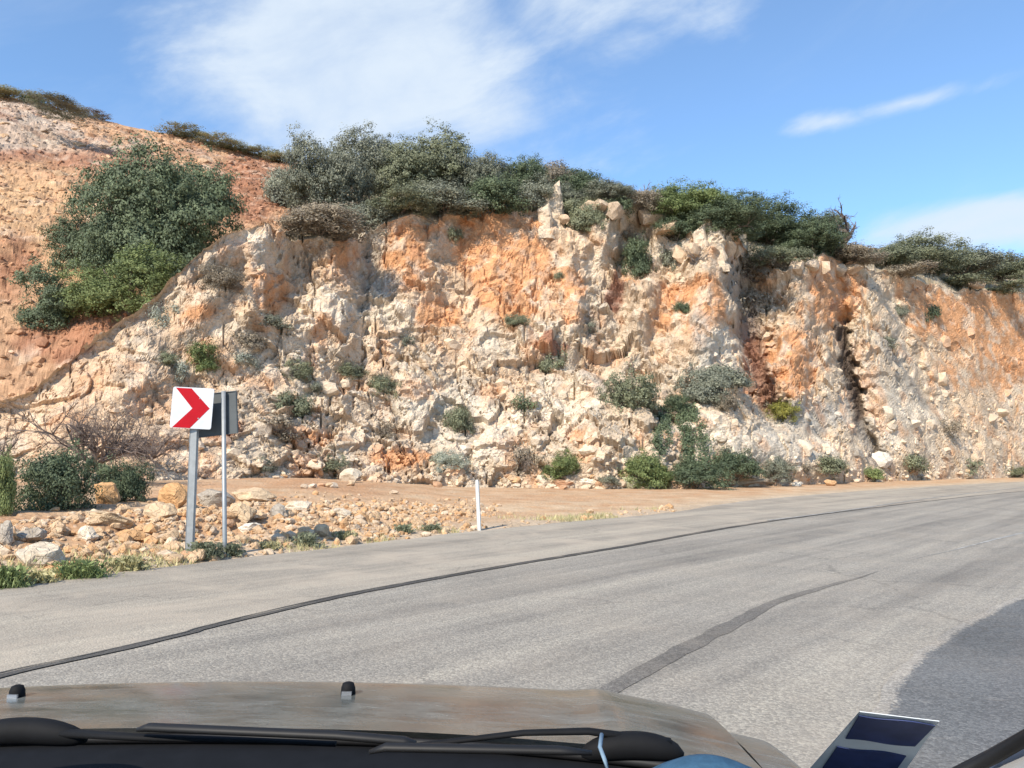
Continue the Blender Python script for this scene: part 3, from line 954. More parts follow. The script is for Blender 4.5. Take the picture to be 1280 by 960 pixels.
# ------------------------------------------------------------------ the bare scree slope behind, rising to the skyline
HSKY = [(-420, 40), (-260, 66), (-120, 92), (0, 110), (60, 124), (120, 138), (180, 151), (230, 160), (290, 176), (360, 194), (440, 216), (520, 250), (620, 300)]
hpx = np.arange(-420, 621, 2.4)
NH = 170
hs = np.linspace(0, 1, NH)[:, None]
hb = spl([(-420, 27), (-260, 29), (0, 31), (130, 34.5), (235, 39), (330, 44.5), (450, 52), (620, 56)], hpx)
ht = spl([(-420, 66), (0, 74), (360, 80), (620, 84)], hpx)
hyb = np.minimum(spl([(-420, 600), (0, 545), (130, 460), (235, 380), (330, 330), (450, 330), (620, 340)], hpx), 600)
hys = spl(HSKY, hpx)
zb_ = CAM[2] + hb * (HOR - hyb) / FOC
zt_ = CAM[2] + ht * (HOR - hys) / FOC
HD = hb + (ht - hb) * hs
HZ = zb_ + (zt_ - zb_) * (hs + 0.10 * np.sin(np.pi * hs) * spl([(-420, 1), (200, 0.4), (620, 0)], hpx))
HX = (hpx - 640) / FOC * HD
H = np.stack([HX, HD, HZ], -1)
hp = H.reshape(-1, 3)
hb1, hr1 = blocks(hp, 1.0, 601)
hb2, hr2 = blocks(hp, 0.42, 631)
hd = fbm(hp, 0.12, 4, 611) * 1.0 + hb1 * 0.10 + hb2 * 0.10 + fbm(hp, 0.9, 5, 621) * 0.22 + (1 - 2 * np.abs(fbm(hp * np.array((0.35, 0.35, 2.2)), 0.5, 4, 625))) * 0.10 + fbm(hp, 0.3, 4, 627) * 0.5
H[..., 2] += hd.reshape(H.shape[:2]) * 0.75 * np.minimum(1, (1 - hs) / 0.04 * 0.8 + 0.2)
H[..., 1] -= hd.reshape(H.shape[:2]) * 0.45
hp = H.reshape(-1, 3)
hx_, hy_ = project(hp)
hc = np.tile(np.array((0.465, 0.285, 0.170)), (len(hp), 1))
LILAC = np.array((0.45, 0.36, 0.29))
YEL = np.array((0.52, 0.335, 0.19))
HRED = np.array((0.32, 0.150, 0.088))
hr = fbm(hp, 0.25, 5, 651)
hrag = fbm(hp, 0.9, 4, 661)
for tone, spots in ((YEL, [(20, 260, 120, 60, 1), (60, 320, 80, 50, .8)]), (LILAC, [(30, 160, 90, 40, 1), (140, 190, 90, 26, .7), (240, 205, 40, 20, .5)]),
                    (HRED, [(318, 232, 66, 44, 1.1), (130, 200, 90, 18, .7), (20, 330, 40, 60, .5), (230, 190, 40, 14, .5), (70, 425, 70, 30, .6), (120, 405, 70, 34, 1.1), (20, 195, 80, 10, .6), (300, 205, 40, 10, .7), (110, 440, 60, 24, .8)])):
    f = np.zeros(len(hp))
    for (x, y, rx, ry, st) in spots:
        f = np.maximum(f, st * (1 - sstep(0.4, 1.4, np.sqrt(((hx_ - x) / rx) ** 2 + ((hy_ - y) / ry) ** 2))))
    f = sstep(0.2, 0.8, f + (hr * 0.7 + hrag * 0.4) * np.clip(2 * f, 0, 1))
    hc = hc + (tone - hc) * (0.85 * f)[:, None]
hc = hc + (PALE - hc) * np.clip(hrag * 1.3 - 0.2, 0, 0.35)[:, None]
hc = hc + (HRED - hc) * np.clip(fbm(hp, 0.5, 5, 681) * 1.7 - 0.1, 0, 0.55)[:, None]
hc = np.clip(hc * (0.80 + 0.4 * hr2)[:, None], 0.02, 0.8)
hback = H[-1].copy()
hback[:, 1] += 25
hback[:, 2] = 0
HALL = np.concatenate([H, hback[None]], 0)
hc = np.concatenate([hc, np.tile(np.array((0.4, 0.3, 0.2)), (len(hpx), 1))])
hill = link('hillside', mesh_np('hillside', HALL.reshape(-1, 3), grid_faces(*HALL.shape[:2]), M['scree'], hc, False), kind='structure')


# ------------------------------------------------------------------ finding places on the built land
def coarse(G, a, b):
    r = np.unique(np.r_[np.arange(0, G.shape[0], a), G.shape[0] - 1])
    c = np.unique(np.r_[np.arange(0, G.shape[1], b), G.shape[1] - 1])
    g = G[r][:, c]
    return g.reshape(-1, 3), grid_faces(len(r), len(c))


bv, bf, o0 = [], [], 0
for G, a, b in ((ALL, 2, 2), (H, 2, 2), (np.stack([GX, GY, np.maximum(GZ, np.where(GE < 0.05, 0.0, -9))], -1), 2, 2)):
    v, f = coarse(G, a, b)
    bv.append(v)
    bf.append(f + o0)
    o0 += len(v)
land = BVHTree.FromPolygons(np.vstack(bv).tolist(), np.vstack(bf).tolist())


def hit(px, py, want_normal=False):
    d = Vector(ray(px, py)).normalized()
    loc, nor, i, dist = land.ray_cast(Vector(CAM), d)
    if loc is None:
        loc, nor = Vector(at(px, py, 60.0)), Vector((0, 0, 1))
    if nor.dot(d) > 0:
        nor = -nor
    return (loc, nor) if want_normal else loc


def tint_at(px, py, p):
    q = np.array([p])
    c = stain_colours(np.array([float(px)]), np.array([float(py)]), q, CREAM)[0]
    return c


# ------------------------------------------------------------------ stones
def ico(sub):
    import bmesh
    bm = bmesh.new()
    bmesh.ops.create_icosphere(bm, subdivisions=sub, radius=1.0)
    v = np.array([x.co[:] for x in bm.verts])
    f = np.array([[x.index for x in q.verts] for q in bm.faces])
    bm.free()
    return v, f


ICO1, ICO2, ICO3 = ico(1), ico(2), ico(3)


def stone_shape(seed, base, cuts=9, squash=(1, 0.85, 0.7)):
    """An angular stone: a sphere cut by random planes, then roughened."""
    r = np.random.default_rng(seed)
    v = base[0].copy()
    for _ in range(cuts):
        nrm = r.normal(size=3)
        nrm /= np.linalg.norm(nrm)
        lim = r.uniform(0.50, 0.82)
        d = v @ nrm
        v = v - np.outer(np.maximum(0, d - lim), nrm)
    v = v * (1 + 0.05 * r.normal(size=(len(v), 1))) * np.array(squash)
    v /= np.abs(v).max(0).max()
    return v


STONES = [mesh_np('stone', stone_shape(900 + i, ICO2, 9, (1, 0.85, random.uniform(0.6, 0.85))), ICO2[1], M['stone']) for i in range(12)]
BOULDERS = [mesh_np('boulder', stone_shape(950 + i, ICO3, 12, (1, 0.8, random.uniform(0.62, 0.9))), ICO3[1], M['stone']) for i in range(10)]

SPIRES = [mesh_np('spire', stone_shape(1000 + i, ICO2, 16, (0.8, 0.7, 1.0)), ICO2[1], M['stone']) for i in range(10)]
TONE = {'pale': (0.62, 0.53, 0.41), 'white': (0.63, 0.57, 0.48), 'tan': (0.56, 0.42, 0.275), 'orange': (0.56, 0.335, 0.165), 'grey': (0.38, 0.335, 0.28), 'red': (0.47, 0.27, 0.165), 'mossy': (0.46, 0.44, 0.29)}


def stone_at(name, px, py, wpx, hpx, tone, parent=None, big=False, sink=0.45, **props):
    """A stone whose middle shows at pixel (px, py) with the given size; it sits on the land under it."""
    foot = hit(px, py + hpx * 0.42)
    sc = foot.y / FOC
    me = random.choice(BOULDERS if big else STONES)
    o = link(name, me, parent, **props)
    hgt = hpx * sc
    o.scale = (wpx * sc * 0.54, wpx * sc * random.uniform(0.40, 0.52), hgt * 0.66)
    o.location = (foot.x, foot.y + wpx * sc * 0.20, foot.z + hgt * (0.5 - sink * 0.4))
    o.rotation_euler = (random.uniform(-0.25, 0.25), random.uniform(-0.2, 0.2), random.choice((0, math.pi)) + random.uniform(-0.4, 0.4))
    t = np.array(TONE[tone] if isinstance(tone, str) else tone)
    if not big:
        t = t * 0.58 + np.array((0.50, 0.335, 0.205)) * 0.42          # dusted with the bank's own earth
    k = random.uniform(0.9, 1.08)
    o.color = (t[0] * k, t[1] * k, t[2] * k, 1)
    return o


NAMED = [
    (128, 615, 34, 36, 'orange', 'orange angular boulder perched among the dark leafy bushes'),
    (215, 620, 40, 36, 'orange', 'large rust orange boulder just beside the chevron sign post'),
    (266, 620, 46, 32, 'grey', 'dark grey boulder between the two sign posts'),
    (312, 619, 56, 22, 'tan', 'long tan slab lying behind the bare sign post'),
    (46, 694, 54, 34, 'pale', 'pale rounded boulder in the weeds near the road edge'),
    (130, 646, 62, 20, 'tan', 'flat tan slab below the orange angular boulder'),
    (311, 658, 30, 18, 'white', 'bright white stone at the foot of the bare sign post'),
    (4, 662, 18, 44, 'grey', 'upright grey boulder cut off by the picture edge'),
    (196, 640, 42, 28, 'tan', 'blocky tan boulder under the rust orange boulder'),
    (296, 640, 40, 26, 'tan', 'tan boulder wedged under the long slab'),
    (104, 668, 30, 18, 'pale', 'small pale boulder beneath the flat tan slab'),
    (30, 668, 40, 22, 'grey', 'grey boulder lying behind the pale rounded boulder'),
    (160, 668, 36, 20, 'orange', 'orange stone on the bank short of the chevron post'),
    (372, 632, 36, 20, 'pale', 'pale block on the rubble bank beside the dirt track'),
    (345, 640, 30, 18, 'grey', 'greyish block next to the pale block on the rubble bank'),
    (424, 640, 34, 18, 'pale', 'cream boulder on the crest of the rubble bank'),
    (438, 594, 28, 20, 'pale', 'cream boulder beside the olive shrub at the cliff foot'),
    (680, 597, 24, 18, 'pale', 'pale boulder in front of the bright green bush'),
    (706, 603, 32, 13, 'red', 'reddish flat stone between two pale boulders at the cliff foot'),
    (730, 600, 30, 17, 'white', 'smooth whitish boulder on the dirt pull-off margin'),
    (753, 603, 17, 13, 'pale', 'small pale boulder beside the smooth whitish boulder'),
    (786, 602, 30, 18, 'mossy', 'greenish mossy boulder below the ivy hedge'),
    (898, 604, 24, 10, 'pale', 'pale flat stone where the ivy hedge ends'),
    (955, 599, 30, 13, 'grey', 'grey stone in the row beyond the ivy hedge'),
    (976, 600, 24, 14, 'white', 'white stone in the row beyond the ivy hedge'),
    (998, 604, 16, 9, 'white', 'little white stone at the end of the stone row'),
    (1040, 597, 24, 11, 'tan', 'tan stone on the verge below the slabs'),
    (1100, 574, 38, 22, 'white', 'big pale grey boulder under the dark vertical crack'),
    (1072, 566, 26, 20, 'grey', 'grey boulder resting against the big pale grey boulder'),
    (1148, 594, 18, 9, 'grey', 'dark grey stone on the far verge'),
    (1206, 592, 26, 9, 'pale', 'pale stone on the far verge beside dry tufts'),
    (925, 601, 78, 9, 'tan', 'long low tan ledge block at the hedge foot'),
]
for (px, py, wp_, hp_, tone, lab) in NAMED:
    o = stone_at('boulder', px, py, wp_, hp_, tone, big=True, label=lab, category='boulder')

# loose rocks on the bank and along the cliff's foot that nothing tells apart
k = 0
tries = 0
while k < 84 and tries < 900:
    tries += 1
    px = random.triangular(-5, 600, 180)
    lo = 640 + max(0, (300 - px)) * 0.05
    hi = 716 - px * 0.085
    py = random.uniform(612 + max(0, (330 - px)) * 0.03, hi)
    if py < lo - 26:
        continue
    wp_ = random.choice((9, 10, 11, 12, 13, 15, 18, 22)) * (0.8 + 0.3 * (py - 600) / 100)
    tone = random.choice(('tan', 'tan', 'pale', 'orange', 'tan', 'pale', 'red'))
    size = 'small' if wp_ < 11 else ('fist-shaped' if wp_ < 15 else 'large')
    where = ('in front of the dark leafy bushes', 'between the leafy bushes and the chevron sign', 'around the foot of the two sign posts', 'on the bank just past the bare sign post',
             'on the low middle of the rubble bank', 'on the thinning bank short of the white delineator')[int(np.searchsorted((110, 205, 300, 370, 470), px))]
    o = stone_at('loose_rock', px, py, wp_, wp_ * random.uniform(0.5, 0.8), tone, label=f'{size} loose {tone} rock {where}'.replace('red rock', 'reddish rock'), category='rock', group='loose rocks on the rubble bank')
    k += 1
for k in range(64):
    px = random.choice((random.uniform(340, 790), random.uniform(620, 790), random.uniform(890, 1275)))
    yb_ = float(np.interp(px, [340, 600, 760, 900, 1050, 1280], [606, 605, 606, 605, 600, 594]))
    wp_ = random.uniform(8, 15)
    tone = random.choice(('pale', 'tan', 'pale', 'red', 'white', 'orange'))
    where = ('at the cliff foot behind the rubble bank', 'at the cliff foot behind the white delineator', 'at the cliff foot near the bright green bush', 'at the cliff foot by the ivy hedge',
             'in the stone row beyond the ivy hedge', 'on the far verge under the cracked slabs')[int(np.searchsorted((520, 640, 740, 870, 1060), px))]
    stone_at('fallen_rock', px, yb_ + random.uniform(-12, 3), wp_, wp_ * random.uniform(0.55, 0.8), tone, label=f'{"small" if wp_ < 11.5 else "stout"} fallen {tone.replace("red", "reddish")} rock {where}', category='rock', group='fallen rocks along the cliff foot')

# bigger stones lying on the scree slope: parts of the hillside
for k in range(70):
    px = random.uniform(-5, 370)
    ylo = float(spl(HSKY, px)) + 10
    py = random.uniform(ylo, min(ylo + 190, 470))
    if px > 120 and py > 300:
        continue
    loc, nor = hit(px, py, True)
    wp_ = random.choice((8, 9, 10, 12, 14, 18)) * 0.9
    q = wp_ * loc.y / FOC
    o = link('rock', random.choice(STONES), hill)
    o.scale = (q * 0.62, q * 0.5, q * random.uniform(0.28, 0.45))
    o.location = loc - nor * q * 0.08
    o.rotation_euler = (random.uniform(-0.3, 0.5), random.uniform(-0.4, 0.4), random.uniform(0, 6.28))
    g_ = random.uniform(0.8, 1.15)
    o.color = (0.54 * g_, 0.37 * g_, 0.235 * g_, 1)

# blocks standing out of the face: parts of the cliff
k = 0
tries = 0
while k < 190 and tries < 3000:
    tries += 1
    px, py = random.uniform(180, 1280), random.uniform(290, 592)
    s_ = float((spl([(180, 605), (600, 600), (1280, 590)], px) - py) / 300)
    if py < spl(CRESTY, px) + 14 or random.random() < 1.5 * np.clip(s_, 0, 1):
        continue
    loc, nor = hit(px, py, True)
    if nor.z < 0.12 and random.random() < 0.5:
        continue
    wp_ = random.choice((11, 12, 14, 16, 20, 26))
    c_ = tint_at(px, py, tuple(loc))
    o = link('rock', random.choice(STONES), cliff)
    q = wp_ * loc.y / FOC
    o.scale = (q * 0.62, q * random.uniform(0.45, 0.6), q * random.uniform(0.42, 0.62))
    o.location = loc - nor * q * 0.24
    o.rotation_euler = (random.uniform(-0.5, 0.5), random.uniform(-0.4, 0.4), random.uniform(0, 6.28))
    g_ = random.uniform(0.85, 1.15)
    c_ = c_ * 0.7 + PALE * 0.3
    o.color = (*(c_ * g_), 1)
    k += 1


# rocks that stand up along the brink
for (px, py, wp_, hp_, tone) in ((706, 274, 12, 12, 'tan'), (752, 258, 26, 18, 'pale'), (766, 266, 26, 22, 'pale'), (738, 262, 22, 18, 'tan'),
                                 (812, 272, 34, 20, 'pale'), (834, 286, 26, 18, 'tan'), (866, 314, 18, 22, 'tan'), (910, 312, 20, 22, 'tan'), (922, 312, 14, 22, 'pale'), (848, 318, 16, 24, 'tan'),
                                 (996, 334, 18, 18, 'pale'), (1014, 332, 16, 16, 'white'), (1030, 334, 18, 18, 'pale'), (1048, 336, 16, 18, 'pale'), (1066, 336, 20, 14, 'tan'), 
                                 (1258, 362, 16, 12, 'pale'), (1220, 356, 18, 12, 'white')):
    d_ = min(hit(px, py + hp_ * 0.5).y, hit(px, py + hp_ * 0.5 + 5).y) - 0.2
    o = link('rock', random.choice(SPIRES), cliff)
    sc = d_ / FOC
    o.scale = (wp_ * sc * 0.85, wp_ * sc * 0.8, hp_ * sc * 0.56)
    o.location = at(px, py, d_)
    o.rotation_euler = (random.uniform(-0.06, 0.06), random.uniform(-0.06, 0.06), random.uniform(-3.1, 3.1))
    g_ = random.uniform(0.92, 1.08)
    o.color = (*((np.array(TONE[tone]) * 0.3 + np.array((0.56, 0.42, 0.30)) * 0.7) * g_), 1)


# the rock pinnacle: a ragged, fractured column standing up from the brink
def pinnacle(px, py, wpx, hpx, seed):
    foot = hit(px, py)
    sc = foot.y / FOC
    nr, nc = 18, 22
    tz = np.linspace(0, 1, nr)[:, None]
    th = np.linspace(0, 2 * np.pi, nc + 1)[None, :]
    wd = np.interp(tz, [0, 0.25, 0.6, 0.9, 1.0], [0.66, 0.60, 0.56, 0.50, 0.40]) * wpx * sc
    lean = np.interp(tz, [0, 1], [0.0, -0.06]) * hpx * sc
    sq = 1 / np.maximum(np.abs(np.cos(th + 0.3)), np.abs(np.sin(th + 0.3))) ** 0.55
    X, Y = wd * sq * np.cos(th) + lean, wd * 0.8 * sq * np.sin(th)
    Z = tz * hpx * sc * np.ones_like(th)
    p = np.stack([X, Y, Z], -1).reshape(-1, 3)
    same = p.reshape(nr, nc + 1, 3)
    q = p + seed
    k = 1 + 0.34 * blocks(q, 0.75, seed, 0.9, (1, 1, 0.8))[0] + 0.10 * fbm(q, 2.5, 3, seed)
    p[:, :2] = (p[:, :2] - np.array((0.0, 0.0))) * k[:, None]
    p = p.reshape(nr, nc + 1, 3)
    p[-1, :, 2] += (fbm(p[-1] + seed, 1.6, 3, seed + 3) * 0.22 + 0.10 * np.cos(th[0])) * hpx * sc
    p[:, -1] = p[:, 0]
    top = p[-1].mean(0)[None, None].repeat(nc + 1, 1) + np.array((0, 0, 0.05 * hpx * sc))
    p = np.concatenate([p, top], 0)
    o = link('rock', mesh_np('rock', p.reshape(-1, 3), grid_faces(nr + 1, nc + 1), M['stone']), cliff)
    o.location = foot + Vector((0, 0.42 * wpx * sc, -0.34 * hpx * sc))
    o.color = (0.60, 0.49, 0.37, 1)


pinnacle(696, 284, 24, 82, 7)
pinnacle(684, 284, 16, 44, 11)
pinnacle(898, 322, 24, 54, 21)
pinnacle(880, 320, 18, 52, 33)


def stone_field(name, pts, sizes, cols, mat, parent=None, **props):
    """Thousands of small angular stones joined in one mesh."""
    k = len(pts)
    base = np.stack([stone_shape(1200 + i, ICO1, 5) for i in range(16)])
    pick = rng.integers(0, 16, k)
    V = base[pick] * sizes[:, None, None] * rng.uniform(0.75, 1.2, (k, 1, 3))
    a = rng.uniform(0, 2 * np.pi, k)
    ca, sa = np.cos(a)[:, None], np.sin(a)[:, None]
    x, y = V[..., 0] * ca - V[..., 1] * sa, V[..., 0] * sa + V[..., 1] * ca
    V = np.stack([x, y, V[..., 2]], -1) + pts[:, None, :]
    nv = base.shape[1]
    Fc = (ICO1[1][None] + (np.arange(k) * nv)[:, None, None]).reshape(-1, 3)
    C = np.repeat(cols, nv, 0)
    return link(name, mesh_np(name, V.reshape(-1, 3), Fc, mat, C), parent, **props)


# small rubble: on the bank
NR = 6500
u = rng.uniform(0, 1, (NR * 4, 3))
ux = -9 + u[:, 0] * 14
uy = 9 + u[:, 1] * 22
ue = edge_dist(ux, uy)
pxx = 640 + FOC * ux / uy
dens = (1 - sstep(430, 660, pxx)) * np.exp(-((ue - 2.6) / 2.8) ** 2) + 0.18 * np.exp(-((ue - 0.4) / 0.35) ** 2)
ok = (ue > 0.12) & (u[:, 2] < dens)
ux, uy = ux[ok][:NR], uy[ok][:NR]
uz = ground_z(ux, uy)
sz = np.clip(rng.lognormal(-3.05, 0.5, len(ux)), 0.018, 0.14)
pal = np.array([TONE[k] for k in ('tan', 'tan', 'orange', 'tan', 'pale', 'orange', 'tan')])
stone_field('rubble', np.column_stack([ux, uy, uz + sz * 0.25]), sz, pal[rng.integers(0, len(pal), len(ux))] * 0.6 * rng.uniform(0.85, 1.15, (len(ux), 1)) + np.array((0.49, 0.31, 0.18)) * 0.4, M['rubble'], kind='stuff')
# on the slope: talus and scree
NT = 4200
ii = rng.integers(6, int(NF * 0.55), NT * 2)
jj = rng.integers(0, len(cpx), NT * 2)
okk = (rng.uniform(0, 1, NT * 2) < np.where(ii < 34, 1.0, 0.22)) & (cpx[jj] > -60) & (cpx[jj] < 1330)
ii, jj = ii[okk][:NT], jj[okk][:NT]
sz = np.clip(rng.lognormal(-2.25, 0.42, len(ii)), 0.05, 0.24)
stone_field('talus', F[ii, jj] - np.array((0, 0, 0.03)), sz, np.clip(cc.reshape(NF, len(cpx), 3)[ii, jj] * rng.uniform(0.8, 1.2, (len(ii), 1)), 0, 0.75), M['rubble'], kind='stuff')
NS = 5200
ii = rng.integers(4, NH - 6, NS)
jj = rng.integers(60, len(hpx) - 60, NS)
sz = np.clip(rng.lognormal(-2.05, 0.42, NS), 0.06, 0.34)
stone_field('scree', H[ii, jj], sz, np.clip(hc[:-len(hpx)].reshape(NH, len(hpx), 3)[ii, jj] * rng.uniform(0.75, 1.25, (NS, 1)), 0, 0.75), M['rubble'], kind='stuff')


# ------------------------------------------------------------------ plants
def foliage_mesh(seed, n_leaf, leaf, lobes, dome=0.7, inner=0.35, name='foliage', spread=0.34):
    """A crown one unit wide and DOME high standing on z = 0: clumps of small leaves in several uneven lobes."""
    r = np.random.default_rng(seed)
    cs, rs_ = [], []
    for i in range(lobes):
        a = r.uniform(0, 2 * np.pi)
        q = spread * math.sqrt(r.uniform(0, 1))
        rr = r.uniform(0.15, 0.27) * (1.15 - 0.5 * q / spread)
        cs.append((q * math.cos(a), q * math.sin(a), dome * r.uniform(0.22, 0.80) * (1 - 0.5 * (q / 0.5) ** 2)))
        rs_.append(rr)
    cs, rs_ = np.array(cs), np.array(rs_)
    per = 42
    ncl = max(24, n_leaf // per)
    li = r.choice(lobes, ncl, p=rs_**2 / (rs_**2).sum())
    d = r.normal(size=(ncl, 3))
    d /= np.linalg.norm(d, axis=1)[:, None]
    d[:, 2] = np.where(d[:, 2] < -0.3, -d[:, 2] * 0.6, d[:, 2])
    rad_ = rs_[li] * (1 - inner * r.uniform(0, 1, ncl) ** 2) * (1 + 0.13 * r.normal(size=ncl))
    ctr = cs[li] + d * rad_[:, None]
    rc = leaf * r.uniform(1.4, 3.1, ncl)
    o = r.normal(size=(ncl, per, 3))
    o /= np.linalg.norm(o, axis=2)[..., None]
    o = o + d[:, None, :] * 0.45
    p = (ctr[:, None, :] + o * (rc[:, None] * r.uniform(0.35, 1.05, (ncl, per)))[..., None] * np.array((1.15, 1.15, 0.8))).reshape(-1, 3)
    nrm = (o + d[:, None, :] * 0.5 + np.array((0, 0, 0.35))).reshape(-1, 3) + 0.42 * r.normal(size=(ncl * per, 3))
    nrm /= np.linalg.norm(nrm, axis=1)[:, None]
    t1 = np.cross(nrm, r.normal(size=p.shape))
    t1 /= np.linalg.norm(t1, axis=1)[:, None]
    t2 = np.cross(nrm, t1)
    ln = leaf * r.uniform(0.55, 1.15, (len(p), 1))
    wdt = ln * r.uniform(0.38, 0.62, (len(p), 1))
    p[:, 2] = np.maximum(p[:, 2], 0.01)
    V = np.stack([p - t1 * ln / 2, p + t2 * wdt / 2 - nrm * ln * 0.06, p + t1 * ln / 2, p - t2 * wdt / 2 - nrm * ln * 0.06], 1)
    # normalise to the unit box
    ext = V.reshape(-1, 3)
    lo, hi = np.percentile(ext, 1, 0), np.percentile(ext, 99, 0)
    V[..., 0] = (V[..., 0] - (lo[0] + hi[0]) / 2) / (hi[0] - lo[0])
    V[..., 1] = (V[..., 1] - (lo[1] + hi[1]) / 2) / (hi[0] - lo[0])
    V[..., 2] = (V[..., 2] - lo[2]) / (hi[2] - lo[2])
    return mesh_np(name, V.reshape(-1, 3), np.arange(len(p) * 4).reshape(-1, 4), LEAF['dark'])


def branches(seed, n_main, depth, spread, up, thick, name, mat, droop=0.0, wig=0.25, kids=(2, 4)):
    """A bare branching skeleton one unit wide/high: thin three-sided tubes."""
    r = random.Random(seed)
    mb = MB()

    def grow(p, d, ln, th, lev):
        pts, rads = [p], [th]
        q, dd = p.copy(), d.copy()
        for i in range(3):
            dd = (dd + Vector((r.gauss(0, wig), r.gauss(0, wig), r.gauss(0, wig) - droop * 0.15))).normalized()
            q = q + dd * ln / 3
            pts.append(q.copy())
            rads.append(th * (1 - 0.15 * (i + 1)))
        mb.tube(pts, rads, 3, False)
        if lev > 0:
            for _ in range(r.randint(*kids)):
                k = r.randint(1, 3)
                nd = (dd + Vector((r.gauss(0, 0.6), r.gauss(0, 0.6), r.gauss(0.1, 0.5)))).normalized()
                grow(pts[k], nd, ln * r.uniform(0.5, 0.8), rads[k] * 0.74, lev - 1)

    for i in range(n_main):
        a = 2 * math.pi * i / n_main + r.uniform(-0.4, 0.4)
        d = Vector((math.cos(a) * spread, math.sin(a) * spread, up)).normalized()
        grow(Vector((0, 0, 0)), d, 0.4 * r.uniform(0.8, 1.2), thick, depth)
    v = np.array(mb.v)
    lo, hi = v.min(0), v.max(0)
    v[:, :2] /= max(hi[0] - lo[0], 1e-6)
    v[:, 2] = (v[:, 2] - lo[2]) / (hi[2] - lo[2])
    return mesh_np(name, v, np.array(mb.f), mat)


FOL = {
    'S': [foliage_mesh(11 + i, 5200, 0.052, 6 + i, 0.6) for i in range(4)],
    'D': [foliage_mesh(15 + i, 10000, 0.034, 18, 0.55, 0.12, spread=0.30) for i in range(2)],
    'M': [foliage_mesh(21 + i, 17000, 0.032, 10 + 2 * i, 0.7, 0.4) for i in range(4)],
    'L': [foliage_mesh(31 + i, 46000, 0.020, 18 + 3 * i, 0.75, 0.4) for i in range(3)],
    'X': [foliage_mesh(41 + i, 1300, 0.06, 8, 0.7, 0.9) for i in range(3)],
}
STEM = [branches(51 + i, 6, 1, 0.9, 0.9, 0.018, 'stem', M['bark']) for i in range(3)]
DRY = [branches(61 + i, 11, 3, 1.0, 0.75, 0.016, 'branch', M['twig'], kids=(2, 4)) for i in range(3)]


def plant(name, cat, px, py, wpx, hpx, cls, kind, label, group=None, depth_off=0.0, loc=None, dry=False, squash=0.8, sink=0.06, bury=0.0):
    """A shrub or small tree whose foot shows at pixel (px, py)."""
    p = hit(px, py) if loc is None else Vector(loc)
    sc = p.y / FOC
    wd, hg = wpx * sc, hpx * sc
    t = thing(name, label, cat, (p.x, p.y + depth_off + bury * wd, p.z + bury * wd * 0.55 - sink * hg), group)
    rz = random.uniform(0, 6.28)

    def child(nm, me, mat, s):
        o = link(nm, me, t)
        o.scale = s
        o.rotation_euler = (0, 0, rz)
        if mat is not None:
            o.material_slots[0].link = 'OBJECT'
            o.material_slots[0].material = mat
        return o
    child('foliage', random.choice(FOL[cls]), LEAF[kind], (wd, wd * squash if wd * squash > hg * 0.7 else wd, hg))
    if dry:
        child('branch', random.choice(DRY), None, (wd * 0.95, wd * 0.85, hg * 1.02))
    else:
        child('stem', random.choice(STEM), None, (wd * 0.6, wd * 0.55, hg * 0.7))
    return t


